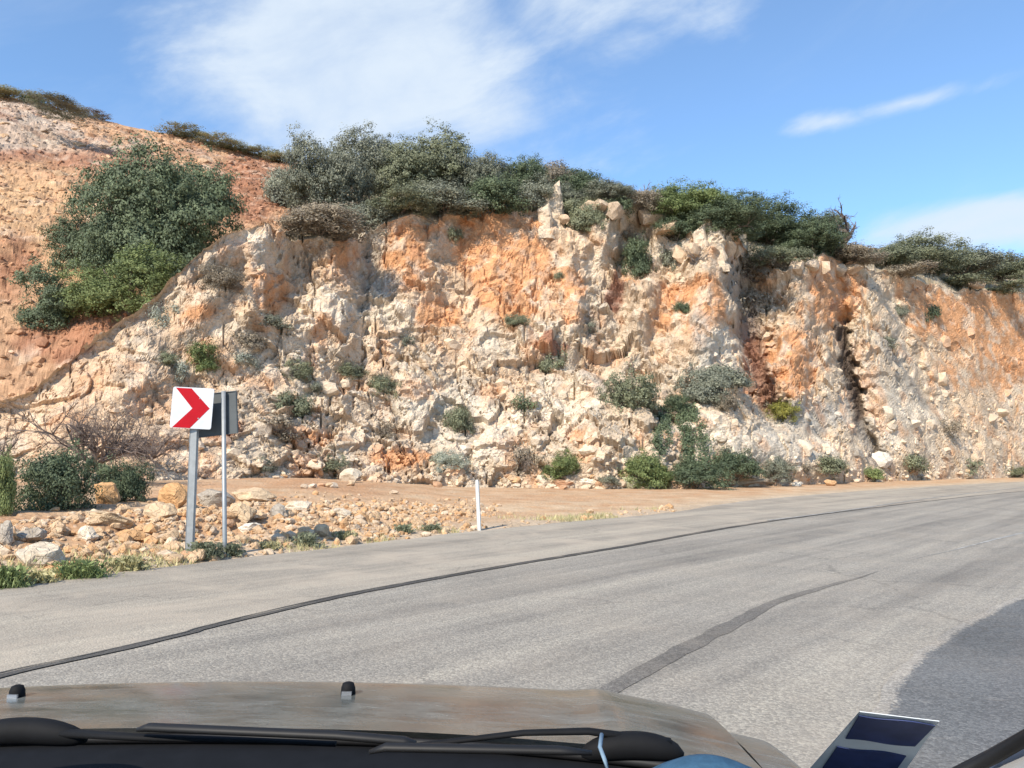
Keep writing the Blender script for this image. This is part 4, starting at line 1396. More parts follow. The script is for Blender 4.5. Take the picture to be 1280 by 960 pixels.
# scrub and small trees along the top of the cliff
TOPG = 'trees and scrub along the cliff top'
TOP = [
    (405, 256, 100, 92, 'L', 'dull', 'broad grey-green tree at the end of the scrub next to the bare scree'),
    (470, 244, 100, 86, 'L', 'dull', 'tall grey-green tree second from the bare scree'),
    (532, 244, 96, 92, 'L', 'olive', 'highest tree of the cliff-top scrub, with a pointed olive crown'),
    (592, 250, 84, 70, 'L', 'dull', 'grey-green tree stepping down from the highest tree'),
    (640, 250, 84, 60, 'L', 'dark', 'dark green tree behind the orange rock wall'),
    (366, 262, 66, 62, 'M', 'dull', 'rounded grey-green bush touching the bare scree'),
    (400, 294, 96, 44, 'M', 'brown', 'low brownish scrub overhanging the pale buttress'),
    (450, 290, 70, 42, 'M', 'dull', 'low grey scrub below the tall grey-green trees'),
    (500, 268, 80, 34, 'M', 'olive', 'low olive scrub on the brink above the first orange stain'),
    (556, 266, 84, 42, 'M', 'dull', 'dull green bush on the brink above the orange wall'),
    (612, 266, 76, 52, 'M', 'dark', 'dark round bush on the brink above the deepest orange stain'),
    (658, 262, 58, 48, 'M', 'dull', 'dull bush leaning towards the rock pinnacle'),
    (680, 236, 64, 42, 'M', 'brown', 'brownish bush crown on the skyline behind the pinnacle'),
    (732, 252, 76, 34, 'M', 'dark', 'dark low bush on the skyline beyond the pinnacle'),
    (734, 286, 46, 44, 'M', 'olive', 'olive bush filling the notch beside the pinnacle'),
    (796, 266, 62, 32, 'M', 'brown', 'brownish scrub beside the bare skyline twig'),
    (850, 284, 100, 64, 'L', 'green', 'wide green tree forming the second hump of the skyline'),
    (846, 302, 56, 36, 'M', 'dark', 'dark bush below the wide green tree'),
    (908, 292, 92, 52, 'L', 'dark', 'dark green tree behind the pale buttress top'),
    (962, 304, 98, 52, 'L', 'dark', 'long dark tree crown sloping down the skyline'),
    (1012, 320, 92, 50, 'L', 'dark', 'dark tree crown under the leafless tree'),
    (972, 334, 76, 30, 'M', 'olive', 'yellowish olive scrub below the long dark crown'),
    (1066, 328, 60, 28, 'M', 'brown', 'brownish scrub at the foot of the leafless tree'),
    (1108, 332, 76, 32, 'M', 'olive', 'olive scrub just beyond the leafless tree'),
    (1150, 338, 104, 42, 'L', 'olive', 'rounded olive thicket making the third skyline hump'),
    (1204, 346, 92, 36, 'M', 'dull', 'dull green thicket beyond the third skyline hump'),
    (1250, 352, 84, 38, 'M', 'olive', 'olive thicket on the far ridge above the red bank'),
    (1300, 358, 90, 44, 'M', 'dull', 'dull thicket cut by the picture edge on the far ridge'),
    (1366, 366, 90, 44, 'M', 'olive', 'olive thicket on the ridge past the picture edge'),
    (1126, 346, 62, 18, 'S', 'brown', 'flat brownish scrub on the brink above the cracked slabs'),
    (1196, 360, 70, 16, 'S', 'olive', 'flat olive scrub on the brink above the red bank'),
    (1256, 368, 60, 14, 'S', 'olive', 'thin olive fringe on the far brink'),
    (700, 256, 56, 36, 'M', 'dull', 'small dull bush tucked behind the rock pinnacle'),
    (770, 272, 40, 26, 'S', 'dark', 'small dark bush behind the tilted pale rock'),
    (764, 250, 60, 26, 'M', 'dull', 'dull scrub on the skyline between the pinnacle and the bare twig'),
    (716, 240, 60, 34, 'M', 'dark', 'dark bush crown on the skyline just behind the pinnacle'),
    (820, 262, 50, 28, 'M', 'dark', 'dark scrub on the skyline where the second hump begins'),
    (1030, 300, 70, 34, 'M', 'olive', 'olive bush crown on the skyline beside the leafless tree'),
    (880, 268, 70, 34, 'M', 'green', 'green bush between the two green skyline trees'),
]
for (px, py, wp_, hp_, cls, kind, lab) in TOP:
    nm = 'tree' if cls == 'L' else 'shrub'
    plant(nm, nm, px, py, wp_ * 1.18, hp_ * 0.92, cls, kind, lab, TOPG)

# plants rooted in the face
FACEG = 'shrubs rooted in the cliff face'
FACE = [
    (796, 346, 54, 44, 'M', 'dark', 'dark bush hanging in the red gully', 0),
    (836, 334, 44, 42, 'M', 'dull', 'dull bush at the top of the red gully beside the buttress', 0),
    (782, 304, 46, 30, 'S', 'brown', 'dry brown scrub at the head of the red gully', 1),
    (936, 420, 64, 62, 'X', 'brown', 'dry brown bush filling the deep dark gully', 1),
    (926, 356, 56, 34, 'X', 'brown', 'twiggy grey bush high in the deep dark gully', 1),
    (966, 348, 66, 32, 'M', 'brown', 'brown scrub on the shoulder above the deep gully', 0),
    (276, 364, 62, 28, 'M', 'brown', 'brown scrub on the pale spur beside the big dark tree', 0),
    (328, 414, 56, 18, 'S', 'dull', 'flat grey-green mat under the first orange stain', 0),
    (304, 438, 44, 20, 'S', 'brown', 'brown cushion just below the flat grey-green mat', 0),
    (204, 412, 38, 34, 'X', 'silver', 'silvery bush on the crest of the earthy spur', 0),
    (246, 466, 60, 32, 'M', 'green', 'fresh green bush above the chevron sign', 0),
    (202, 456, 34, 16, 'S', 'olive', 'small olive cushion beside the fresh green bush', 0),
    (222, 482, 28, 30, 'X', 'silver', 'silver-blue bush touching the top of the chevron sign', 0),
    (366, 476, 38, 24, 'D', 'olive', 'round olive cushion in the pale blocks above the grey sign back', 0),
    (437, 474, 38, 17, 'D', 'olive', 'flattened olive cushion between two round ones', 0),
    (481, 498, 42, 26, 'D', 'olive', 'olive cushion tilted against a pale rock fin', 0),
    (362, 528, 44, 34, 'S', 'olive', 'olive bush below the round olive cushion', 0),
    (344, 552, 58, 30, 'X', 'brown', 'dry brown bush next to the grey sign back', 1),
    (410, 594, 46, 24, 'D', 'olive', 'olive bush on the talus beside the cream boulder', 0),
    (558, 592, 48, 24, 'D', 'silver', 'pale silvery cushion at the cliff foot short of the white delineator', 0),
    (572, 544, 38, 34, 'S', 'olive', 'upright dark olive bush above the silvery cushion', 0),
    (646, 408, 30, 15, 'D', 'olive', 'little olive cushion below the big orange wall', 0),
    (688, 462, 38, 30, 'S', 'olive', 'olive bush under the dark red seam', 0),
    (652, 524, 42, 30, 'X', 'dark', 'sparse dark bush on the bare middle slope', 0),
    (788, 514, 68, 46, 'D', 'olive', 'large smooth dome-shaped bush alone on the slope', 0),
    (884, 508, 62, 44, 'M', 'dull', 'spreading grey-green bush above the creeper', 0),
    (908, 514, 36, 26, 'S', 'brown', 'brownish tuft leaning on the spreading grey-green bush', 0),
    (910, 486, 64, 26, 'S', 'dull', 'low grey scrub behind the spreading grey-green bush', 0),
    (982, 528, 46, 26, 'D', 'yellow', 'yellow-flowering cushion on the grey slab', 0),
    (964, 508, 34, 16, 'S', 'brown', 'small brown tuft above the yellow-flowering cushion', 0),
    (842, 524, 48, 26, 'M', 'dark', 'dark leafy clump at the head of the creeper', 0),
    (1164, 402, 30, 22, 'S', 'dark', 'dark bush on the red bank below the far ridge', 0),
    (1124, 394, 24, 16, 'S', 'dull', 'small dull bush in the hollow beside the red bank', 0),
    (566, 302, 26, 20, 'S', 'olive', 'small olive tuft high on the orange wall', 0),
    (736, 424, 24, 26, 'X', 'dull', 'wispy grey bush in the crease below the light orange face', 0),
    (854, 392, 20, 14, 'S', 'dark', 'tiny dark tuft on the orange buttress', 0),
    (1184, 550, 44, 26, 'X', 'brown', 'dry bush low on the pale cracked slabs', 1),
    (482, 548, 30, 18, 'X', 'brown', 'withered twiggy tuft above the orange talus', 1),
    (508, 440, 18, 22, 'X', 'dull', 'wispy tuft in the middle of the orange-cream face', 0),
    (700, 352, 16, 12, 'S', 'olive', 'tiny tuft below the rock pinnacle', 0),
    (1112, 436, 30, 14, 'X', 'dull', 'thin dull tuft beside the dark vertical crack', 0),
    (300, 462, 40, 18, 'S', 'silver', 'greyish mat on the blocks beside the fresh green bush', 0),
    (390, 494, 30, 14, 'S', 'dull', 'dull mat between the olive bush and a white block', 0),
]
for (px, py, wp_, hp_, cls, kind, lab, dry) in FACE:
    plant('shrub', 'shrub', px, py, wp_ * 1.12, hp_ * 1.15, cls, kind, lab, FACEG, dry=bool(dry), sink=0.20, bury=0.22)

# bushes along the foot of the cliff
FOOTG = 'bushes along the cliff foot'
FOOT = [
    (806, 606, 74, 40, 'M', 'green', 'leafy green bush at the start of the ivy hedge', 0),
    (872, 608, 76, 36, 'M', 'dark', 'dark bush in the middle of the ivy hedge', 0),
    (920, 600, 84, 40, 'M', 'dark', 'dark green bush in the ivy hedge below the pale slab', 0),
    (966, 598, 60, 28, 'M', 'dull', 'last grey-green bush of the ivy hedge', 0),
    (826, 604, 20, 26, 'S', 'yellow', 'yellow-green sprig glowing in the ivy hedge', 0),
    (652, 596, 52, 46, 'X', 'brown', 'dark twiggy bush beside the bright green bush', 1),
    (702, 597, 54, 34, 'M', 'green', 'bright green bush just beyond the white delineator', 0),
    (1032, 590, 54, 22, 'S', 'olive', 'olive bush below the white slab at the verge', 0),
    (1086, 598, 34, 15, 'S', 'green', 'low green tuft in front of the big pale grey boulder', 0),
    (1136, 590, 50, 24, 'S', 'olive', 'dry olive bush under the pale cracked slabs', 0),
    (1214, 592, 44, 20, 'X', 'olive', 'wispy dry bush on the far verge', 1),
    (1264, 596, 44, 14, 'S', 'olive', 'low olive bush at the far end of the verge', 0),
    (760, 606, 30, 12, 'S', 'dull', 'small dull tuft between the boulders of the pull-off', 0),
    (1008, 596, 30, 20, 'X', 'brown', 'brown tuft behind the stone row', 0),
    (330, 588, 36, 18, 'S', 'dull', 'dull low tuft on the talus behind the rubble bank', 0),
]
for (px, py, wp_, hp_, cls, kind, lab, dry) in FOOT:
    plant('bush', 'bush', px, py, wp_, hp_, cls, kind, lab, FOOTG, dry=bool(dry))


# creeper spilling down the rock face to the hedge
def creeper():
    r = np.random.default_rng(5)
    top = hit(846, 512)
    t = thing('creeper', 'dark ivy creeper spilling down the pale rock to the hedge', 'creeper', tuple(top))
    pts, mbs = [], MB()
    for px0, px1, y1 in ((830, 812, 590), (838, 828, 570), (856, 858, 602), (862, 868, 604), (866, 892, 600), (850, 856, 560), (828, 820, 560)):
        line = []
        for q in np.linspace(0, 1, 24):
            h, nr = hit(px0 + (px1 - px0) * q + 3 * math.sin(q * 9 + px0), 512 + (y1 - 512) * q, True)
            line.append(h + nr * 0.10)
            thick = 0.12 + 0.24 * q**2 if px0 > 850 else 0.07 + 0.05 * q
            kk = 80 if px0 > 850 else 34
            pts.append(np.array(h + nr * 0.16)[None] + r.normal(size=(kk, 3)) * np.array((thick * 1.3, 0.13, thick)))
        mbs.tube([Vector(x) - top for x in line], 0.025, 4)
    p = np.concatenate(pts) - np.array(top)
    nrm = r.normal(size=p.shape) + np.array((0, -1.1, 0.7))
    nrm /= np.linalg.norm(nrm, axis=1)[:, None]
    t1 = np.cross(nrm, r.normal(size=p.shape))
    t1 /= np.linalg.norm(t1, axis=1)[:, None]
    t2 = np.cross(nrm, t1)
    ln = r.uniform(0.06, 0.12, (len(p), 1))
    V = np.stack([p - t1 * ln / 2, p + t2 * ln * 0.4, p + t1 * ln / 2, p - t2 * ln * 0.4], 1)
    link('foliage', mesh_np('foliage', V.reshape(-1, 3), np.arange(len(p) * 4).reshape(-1, 4), LEAF['dark']), t)
    mbs.build('stem', M['bark'], t)


creeper()

# the big dark tree in the hollow and its two companions
def big_tree(px, py, wpx, hpx, kind, label, seed, lobes, n_leaf, leaf):
    p = hit(px, py)
    sc = p.y / FOC
    wd, hg = wpx * sc, hpx * sc
    t = thing('tree', label, 'tree', (p.x, p.y, p.z - 0.2), 'trees in the hollow below the scree')
    o = link('crown', foliage_mesh(seed, n_leaf, leaf, lobes, 0.85, 0.45, 'crown', 0.40), t)
    o.scale = (wd, wd * 0.72, hg)
    o.material_slots[0].link = 'OBJECT'
    o.material_slots[0].material = LEAF[kind]
    mb = MB()
    r = random.Random(seed)
    mb.tube([(0, 0, -0.3), (0.05, 0, hg * 0.2), (0.1, 0.05, hg * 0.45)], [wd * 0.035, wd * 0.028, wd * 0.018], 8)
    mb.build('trunk', M['bark'], t, True)
    for i in range(6):
        a = i * 1.05 + r.uniform(-0.3, 0.3)
        e_ = Vector((math.cos(a) * wd * 0.33, math.sin(a) * wd * 0.22, hg * r.uniform(0.45, 0.75)))
        MB().tube([(0.03, 0, hg * 0.14), e_ * 0.5 + Vector((0, 0, hg * 0.1)), e_], [wd * 0.018, wd * 0.012, wd * 0.005], 6).build('limb', M['bark'], t, True)
    return t


big_tree(182, 352, 196, 166, 'dark', 'big dark evergreen tree growing in the hollow below the scree', 77, 30, 100000, 0.018)
big_tree(160, 394, 142, 84, 'green', 'lighter green bushy tree below the big dark evergreen', 78, 16, 44000, 0.020)
big_tree(62, 408, 80, 80, 'dark', 'small dark tree at the outer rim of the hollow', 79, 10, 22000, 0.030)
big_tree(118, 330, 112, 66, 'dark', 'dark tree leaning out beside the big dark evergreen', 80, 10, 26000, 0.023)

# fringe of scrub on the scree's skyline
for (px, py, wp_, hp_, kind, lab) in (
        (10, 122, 70, 13, 'skyscrub', 'low olive scrub on the scree skyline at the picture edge'),
        (72, 136, 76, 11, 'dull', 'low dull scrub on the scree skyline past a gap'),
        (42, 129, 26, 18, 'green', 'small green bush in the scree skyline scrub'),
        (112, 146, 50, 7, 'brown', 'brownish tuft ending the first skyline scrub'),
        (230, 171, 70, 11, 'skyscrub', 'olive scrub starting the second stretch of scree skyline'),
        (276, 184, 70, 13, 'skyscrub', 'widest low scrub along the second stretch of scree skyline'),
        (318, 194, 66, 12, 'skyscrub', 'thin green scrub running down to the grey-green trees'),
        (352, 203, 50, 12, 'skyscrub', 'last tuft of skyline scrub before the grey-green trees')):
    plant('shrub', 'shrub', px, py + 1, wp_ * 1.1, hp_ * 0.72, 'D', kind, lab, 'scrub along the scree skyline')


# leafless trees and dead brush
def bare(px, py, wpx, hpx, seed, label, name='dead_tree', cat='dead tree', n=3, depth=4, thick=0.07, spread=0.7, up=1.0, loc=None, kids=(2, 3), mat='dark_twig'):
    p = hit(px, py) if loc is None else loc
    sc = p.y / FOC
    t = thing(name, label, cat, (p.x, p.y, p.z - 0.1))
    o = link('branch', branches(seed, n, depth, spread, up, thick, 'branch', M[mat], kids=kids), t)
    o.scale = (wpx * sc, wpx * sc * 0.8, hpx * sc)
    mb = MB()
    mb.tube([(0, 0, -0.2), (0.0, 0.0, hpx * sc * 0.12)], [wpx * sc * thick * 1.3, wpx * sc * thick], 6)
    mb.build('trunk', M['twig'], t, True)
    return t


bare(1044, 322, 84, 74, 5, 'leafless twisted tree standing out on the skyline', n=3)
bare(806, 256, 26, 36, 6, 'small bare twig tree on the skyline above the red gully', n=2, depth=3, thick=0.06)
bare(118, 606, 215, 150, 7, 'large dead shrub of brown bare branches behind the leafy bushes', 'dead_shrub', 'dead shrub', 13, 4, 0.017, 1.1, 0.75, kids=(3, 4))
bare(190, 596, 110, 84, 17, 'small dead shrub of bare twigs close to the chevron sign', 'dead_shrub', 'dead shrub', 14, 3, 0.018, 1.1, 0.7, kids=(3, 4))
bare(-6, 610, 60, 110, 8, 'bare grey branches reaching in at the picture edge', 'dead_shrub', 'dead shrub', 6, 4, 0.03, 0.7, 1.0)
bare(870, 330, 40, 34, 9, 'pale leafless bush below the second skyline hump', 'dead_shrub', 'dead shrub', 7, 3, 0.03, 1.0, 0.9, mat='twig')
bare(936, 372, 70, 60, 19, 'grey leafless brush choking the deep dark gully', 'dead_shrub', 'dead shrub', 11, 3, 0.034, 1.1, 0.8, kids=(3, 4))

# leafy bushes at the near end of the bank
LG = 'leafy bushes on the rubble bank'
for (px, py, wp_, hp_, kind, lab, cls) in (
        (70, 636, 86, 76, 'dark', 'dark glossy bush in front of the large dead shrub', 'M'),
        (0, 642, 38, 76, 'green', 'leafy green bush cut off by the picture edge', 'M'),
        (154, 626, 60, 50, 'dark', 'dark low bush behind the orange angular boulder', 'M')):
    plant('bush', 'bush', px, py, wp_, hp_, cls, kind, lab, LG)


def tuft(px, py, wpx, hpx, kind, label, n_=420, seed=0):
    """A leafy roadside weed: many narrow blades and small leaves from one root."""
    r = np.random.default_rng(seed)
    p = hit(px, py)
    sc = p.y / FOC
    wd, hg = wpx * sc, hpx * sc
    nb_, nl_ = int(n_ * 1.6), int(n_ * 1.1)
    root = np.column_stack([r.normal(0, wd * 0.22, nb_), r.normal(0, wd * 0.12, nb_), np.zeros(nb_)])
    lean = np.column_stack([r.normal(0, 0.5, nb_), r.normal(0, 0.5, nb_), np.ones(nb_)])
    ln = hg * r.uniform(0.25, 1.0, nb_) * np.exp(-(root[:, 0] / (wd * 0.45)) ** 2)
    tip = root + lean / np.linalg.norm(lean, axis=1)[:, None] * ln[:, None]
    mid = (root + tip) / 2 + np.array((0, 0, 1.0)) * (ln * 0.08)[:, None]
    side = np.cross(lean, r.normal(size=(nb_, 3)))
    side = side / np.linalg.norm(side, axis=1)[:, None] * r.uniform(0.003, 0.008, (nb_, 1))
    V = np.stack([root - side * 0.5, mid - side, tip, mid + side], 1).reshape(-1, 3)
    q = root[r.integers(0, nb_, nl_)] + np.column_stack([r.normal(0, 0.03, nl_), r.normal(0, 0.03, nl_), hg * r.uniform(0.02, 0.75, nl_) ** 1.3])
    nr_ = r.normal(size=(nl_, 3)) + np.array((0, -0.3, 0.8))
    a1 = np.cross(nr_, r.normal(size=(nl_, 3)))
    a1 /= np.linalg.norm(a1, axis=1)[:, None]
    a2 = np.cross(nr_, a1)
    a2 /= np.linalg.norm(a2, axis=1)[:, None]
    lf_ = r.uniform(0.02, 0.05, (nl_, 1))
    V = np.concatenate([V, np.stack([q - a1 * lf_, q + a2 * lf_ * 0.45, q + a1 * lf_, q - a2 * lf_ * 0.45], 1).reshape(-1, 3)])
    n_ = nb_ + nl_
    link('weed', mesh_np('weed', V, np.arange(n_ * 4).reshape(-1, 4), LEAF[kind]), None, tuple(p), label=label, category='weed', group='weeds along the road edge')


for i, (px, py, wp_, hp_, kind, lab) in enumerate((
        (98, 722, 80, 30, 'green', 'bright green weed clump below the pale rounded boulder'),
        (8, 734, 50, 36, 'green', 'green weed clump at the corner of the bank by the road'),
        (50, 728, 40, 20, 'grass', 'dry weed clump between two green ones'),
        (160, 712, 50, 22, 'grass', 'yellowish weed clump short of the chevron post'),
        (256, 698, 44, 28, 'olive', 'green weed at the foot of the chevron post'),
        (288, 694, 30, 20, 'olive', 'weed at the foot of the bare sign post'),
        (382, 682, 36, 22, 'olive', 'weed tuft on the road edge past the two signs'),
        (430, 674, 28, 14, 'grass', 'small yellowish tuft in the road edge gravel'),
        (504, 666, 26, 14, 'olive', 'small weed tuft halfway to the white delineator'),
        (540, 664, 24, 12, 'olive', 'little weed tuft nearer the white delineator'),
        (336, 686, 26, 12, 'grass', 'dry tuft between the bare sign post and the weed tuft'))):
    tuft(px, py, wp_, hp_, kind, lab, 420 if wp_ > 40 else 220, 300 + i)

# thin dry grass along the road's edge: one mass
gpts = []
for q in ED[::1]:
    if 7 < q[1] < 24:
        gpts.append(q)
gpts = np.array(gpts)
NG = 12000
pk = rng.integers(0, len(gpts), NG)
off = np.abs(rng.normal(0.12, 0.62, NG))
d_ = normals2(gpts)
gxy = gpts[pk] - d_[pk] * off[:, None] + rng.normal(0, 0.05, (NG, 2))
pxg = 640 + FOC * gxy[:, 0] / gxy[:, 1]
kp = (fbm(np.column_stack([gxy, np.zeros(NG)]), 0.9, 3, 801) > -0.02 + 0.25 * sstep(150, 620, pxg))
gxy = gxy[kp]
g0 = np.column_stack([gxy, ground_z(gxy[:, 0], gxy[:, 1]) - 0.01])
NG = len(g0)
ln = rng.uniform(0.03, 0.15, NG)
tip = g0 + np.column_stack([rng.normal(0, 0.05, NG), rng.normal(0, 0.05, NG), ln])
sd_ = np.column_stack([rng.normal(0, 0.006, NG) + 0.004, rng.normal(0, 0.003, NG), np.zeros(NG)])
V = np.stack([g0 - sd_, g0 + sd_, tip], 1).reshape(-1, 3)
link('grass', mesh_np('grass', V, np.arange(NG * 3).reshape(-1, 3), LEAF['grass']), kind='stuff')


# ------------------------------------------------------------------ road signs
def chevron_sign():
    b = hit(240, 692)
    D = b.y
    sc = D / FOC
    t = thing('chevron_sign', 'white square road sign with a red chevron on a galvanised post', 'road sign', tuple(b))
    c = Vector(at(240, 510, D)) - b
    half = 25.2 * sc
    rz = R(4)
    ax = Vector((math.cos(rz), math.sin(rz), -0.05)).normalized()
    az_ = Vector((0.05, 0, 1)).normalized()
    ay = ax.cross(az_).normalized()               # away from the viewer
    if ay.y < 0:
        ay = -ay

    def face(u, v, dy=0.0):
        return c + ax * (u * half) + az_ * (v * half) + ay * dy
    rc = []
    k = 0.10
    for (sx, sy, a0) in ((1, 1, 0), (-1, 1, 90), (-1, -1, 180), (1, -1, 270)):
        for q in range(5):
            a = R(a0 + q * 22.5)
            rc.append(face(sx * (1 - k) + k * math.cos(a), sy * (1.02 - k) + k * math.sin(a)))
    MB().prism(rc, ay * 0.012).build('panel', M['sign_white'], t)
    chev = [(-0.86, 0.97), (-0.10, 0.97), (0.86, 0.02), (-0.02, -1.0), (-0.88, -1.0), (0.02, -0.02)]
    MB().prism([face(u, v, -0.003) for u, v in chev], ay * 0.0025).build('chevron', M['sign_red'], t)
    for u_, v_ in ((0.35, 0.5), (0.35, -0.5)):
        MB().prism([face(u_ + 0.035 * math.cos(q_), v_ + 0.035 * math.sin(q_), -0.006) for q_ in np.linspace(0, 2 * math.pi, 9)[:-1]], ay * 0.0055).build('bolt', M['galv'], t)
    # U-channel post: web towards the road and two flanges
    zt = c.z + half * 0.6
    mb = MB()
    cx, cy = c.x + 0.012, c.y + 0.065
    for (ox, oy, sx, sy) in ((0.0, 0.0, 0.112, 0.006), (-0.053, 0.029, 0.006, 0.05), (0.053, 0.029, 0.006, 0.05)):
        mb.box((cx + ox, cy + oy, (zt - 0.4) / 2), (sx, sy, zt + 0.4), R(-14))
    mb.build('post', M['galv'], t)
    MB().box((cx, cy - 0.022, c.z + half * 0.5), (half * 1.2, 0.02, 0.04), rz).build('bracket', M['galv'], t)
    MB().box((cx, cy - 0.022, c.z - half * 0.5), (half * 1.2, 0.02, 0.04), rz).build('bracket', M['galv'], t)


chevron_sign()


def back_sign():
    b = hit(281, 694)
    D = b.y
    sc = D / FOC
    t = thing('road_sign', 'dark grey back of a road sign on a thin galvanised post', 'road sign', tuple(b))
    P = lambda px, py, dy=0.0: Vector(at(px, py, D + dy)) - b
    poly = [P(246, 494, 0.10), P(295, 489, 0.04), P(297, 541, 0.04), P(247, 547, 0.10)]
    MB().prism(poly, (0.01, 0.012, 0)).build('panel', M['sign_back'], t, bevel=0.0)
    # turned-in rim of the plate
    mb = MB()
    for i in range(4):
        mb.tube([poly[i] + Vector((0, -0.006, 0)), poly[(i + 1) % 4] + Vector((0, -0.006, 0))], 0.009, 5)
    mb.build('rim', M['sign_back'], t)
    top = P(279.5, 489)
    MB().tube([(0, 0, -0.4), (0, 0, 0), (top.x, 0, top.z)], 0.034, 12).build('post', M['galv'], t, True)


back_sign()


def delineator():
    b = hit(599, 663)
    sc = b.y / FOC
    t = thing('delineator_post', 'slim white plastic delineator post at the road edge', 'road post', tuple(b))
    hh = 62 * sc
    mb = MB()
    prof = [(-0.045, 0.025), (-0.03, -0.025), (0.03, -0.025), (0.045, 0.025)]
    lean = -0.05
    rows = [(-0.1, 1.0), (0.0, 1.0), (hh * 0.9, 0.95), (hh * 0.97, 0.85), (hh, 0.5)]
    vs = [(x * k + lean * z, y * k, z) for z, k in rows for x, y in prof]
    n = 4
    fs = [(i * n + j, i * n + (j + 1) % n, (i + 1) * n + (j + 1) % n, (i + 1) * n + j) for i in range(len(rows) - 1) for j in range(n)]
    fs += [tuple(range((len(rows) - 1) * n, len(rows) * n))]
    mb.add(vs, fs)
    mb.build('post', M['post_white'], t)
    MB().box((lean * hh * 0.82, -0.024, hh * 0.82), (0.045, 0.006, 0.12)).build('reflector', M['sign_white'], t)


delineator()

# ------------------------------------------------------------------ the car the picture is taken from
XC = -0.45                                                     # the car's middle line; the camera sits in the passenger seat
car = thing('car', 'dusty beige car around the viewer, seen over its bonnet and wipers', 'car', (XC, 0, 0))


def bonnet_z(x, y):
    prof = spl([(0.90, 1.082), (1.00, 1.079), (1.10, 1.073), (1.20, 1.066), (1.30, 1.063), (1.42, 1.052), (1.52, 1.026), (1.65, 0.965), (1.80, 0.86), (1.92, 0.74), (1.96, 0.60)], y)
    ax = np.abs(x)
    side = 0.018 * (ax / 0.6) ** 2 + 0.040 * sstep(0.60, 0.95, ax) + 0.55 * np.maximum(0, ax - 0.86) ** 1.2 * 4
    crease = 0.006 * np.exp(-((ax - 0.60) / 0.03) ** 2)
    return prof - side + crease + 0.013


xs = np.linspace(-0.795, 0.795, 90)
ys = np.concatenate([np.linspace(1.13, 1.55, 40), np.linspace(1.57, 1.96, 20)])
BX, BY = np.meshgrid(xs, ys)
BY = BY - 0.20 * np.maximum(0, np.abs(BX) - 0.2) ** 2 * (1 + 0.8 * (BY - 1.13) / 0.8)
BZ = bonnet_z(BX, BY)
link('bonnet', mesh_np('bonnet', np.stack([BX, BY, BZ], -1).reshape(-1, 3), grid_faces(*BX.shape), M['car_paint'], None, True), car)
bonnet = car.children[0]
for s_ in (-1, 1):                                           # front wings
    xs2 = np.linspace(0.802, 0.945, 14)
    ys2 = np.linspace(0.72, 1.86, 40)
    WX, WY = np.meshgrid(xs2, ys2)
    q = (WX - 0.802) / 0.143
    WZ = bonnet_z(np.full_like(WX, 0.80), WY + 0.09) - 0.03 * q - 0.55 * np.maximum(0, q - 0.45) ** 1.9
    MB().tube([(s_ * 0.7985, y_, float(bonnet_z(0.795, y_ + 0.09)) - 0.010) for y_ in np.linspace(0.95, 1.80, 24)], 0.006, 6).build('bonnet_gap_shade', M['rubber'], car, True)  # dark tube set into the gap to stand for its shade
    link('wing', mesh_np('wing', np.stack([s_ * WX, WY, WZ], -1).reshape(-1, 3), grid_faces(*WX.shape)[:, ::s_], M['car_paint'], None, True), car)
    # door and sill below the glass
    mb = MB()
    mb.box((s_ * 0.93, -0.25, 0.62), (0.05, 1.9, 0.84))
    mb.build('door', M['car_paint'], car, bevel=0.02)
mb = MB()
mb.box((0, 1.90, 0.42), (1.7, 0.16, 0.36))
mb.build('bumper', M['car_paint'], car, bevel=0.05)


def cpt(px, py, depth):
    """A point in the car's own space that shows at a pixel."""
    return Vector(at(px, py, depth)) - Vector((XC, 0, 0))


# washer nozzles
for px, py in ((21, 874), (435, 878)):
    c_ = cpt(px, py, 1.33)
    c_.z = float(bonnet_z(c_.x, c_.y))
    mb = MB()
    mb.tube([(c_.x, c_.y, c_.z - 0.004), (c_.x, c_.y, c_.z + 0.010), (c_.x, c_.y, c_.z + 0.017), (c_.x, c_.y, c_.z + 0.019)], [0.0125, 0.0115, 0.009, 0.004], 12)
    nz_ = mb.build('washer_nozzle', M['black_plastic'], bonnet, True)
    MB().box((c_.x, c_.y - 0.012, c_.z + 0.004), (0.016, 0.004, 0.006)).build('nozzle_jet', M['chrome'], nz_)

# scuttle panel between bonnet and glass
xs3 = np.linspace(-0.92, 0.92, 60)
rows = []
for yy, zz in ((1.20, 1.04), (1.145, 1.062), (1.10, 1.064), (1.04, 1.058), (0.98, 1.066), (0.90, 1.085)):
    rows.append(np.column_stack([xs3, yy - 0.20 * np.maximum(0, np.abs(xs3) - 0.2) ** 2, zz - 0.018 * (xs3 / 0.6) ** 2]))
SCT = np.array(rows)
link('scuttle', mesh_np('scuttle', SCT.reshape(-1, 3), grid_faces(*SCT.shape[:2])[:, ::-1], M['black_plastic'], None, True), car)
mb = MB()
mb.tube([(x, 1.13 - 0.20 * max(0, abs(x) - 0.2) ** 2, 1.070 - 0.018 * (x / 0.6) ** 2) for x in np.linspace(-0.86, 0.86, 30)], 0.007, 6)
mb.build('bonnet_seal', M['rubber'], car, True)


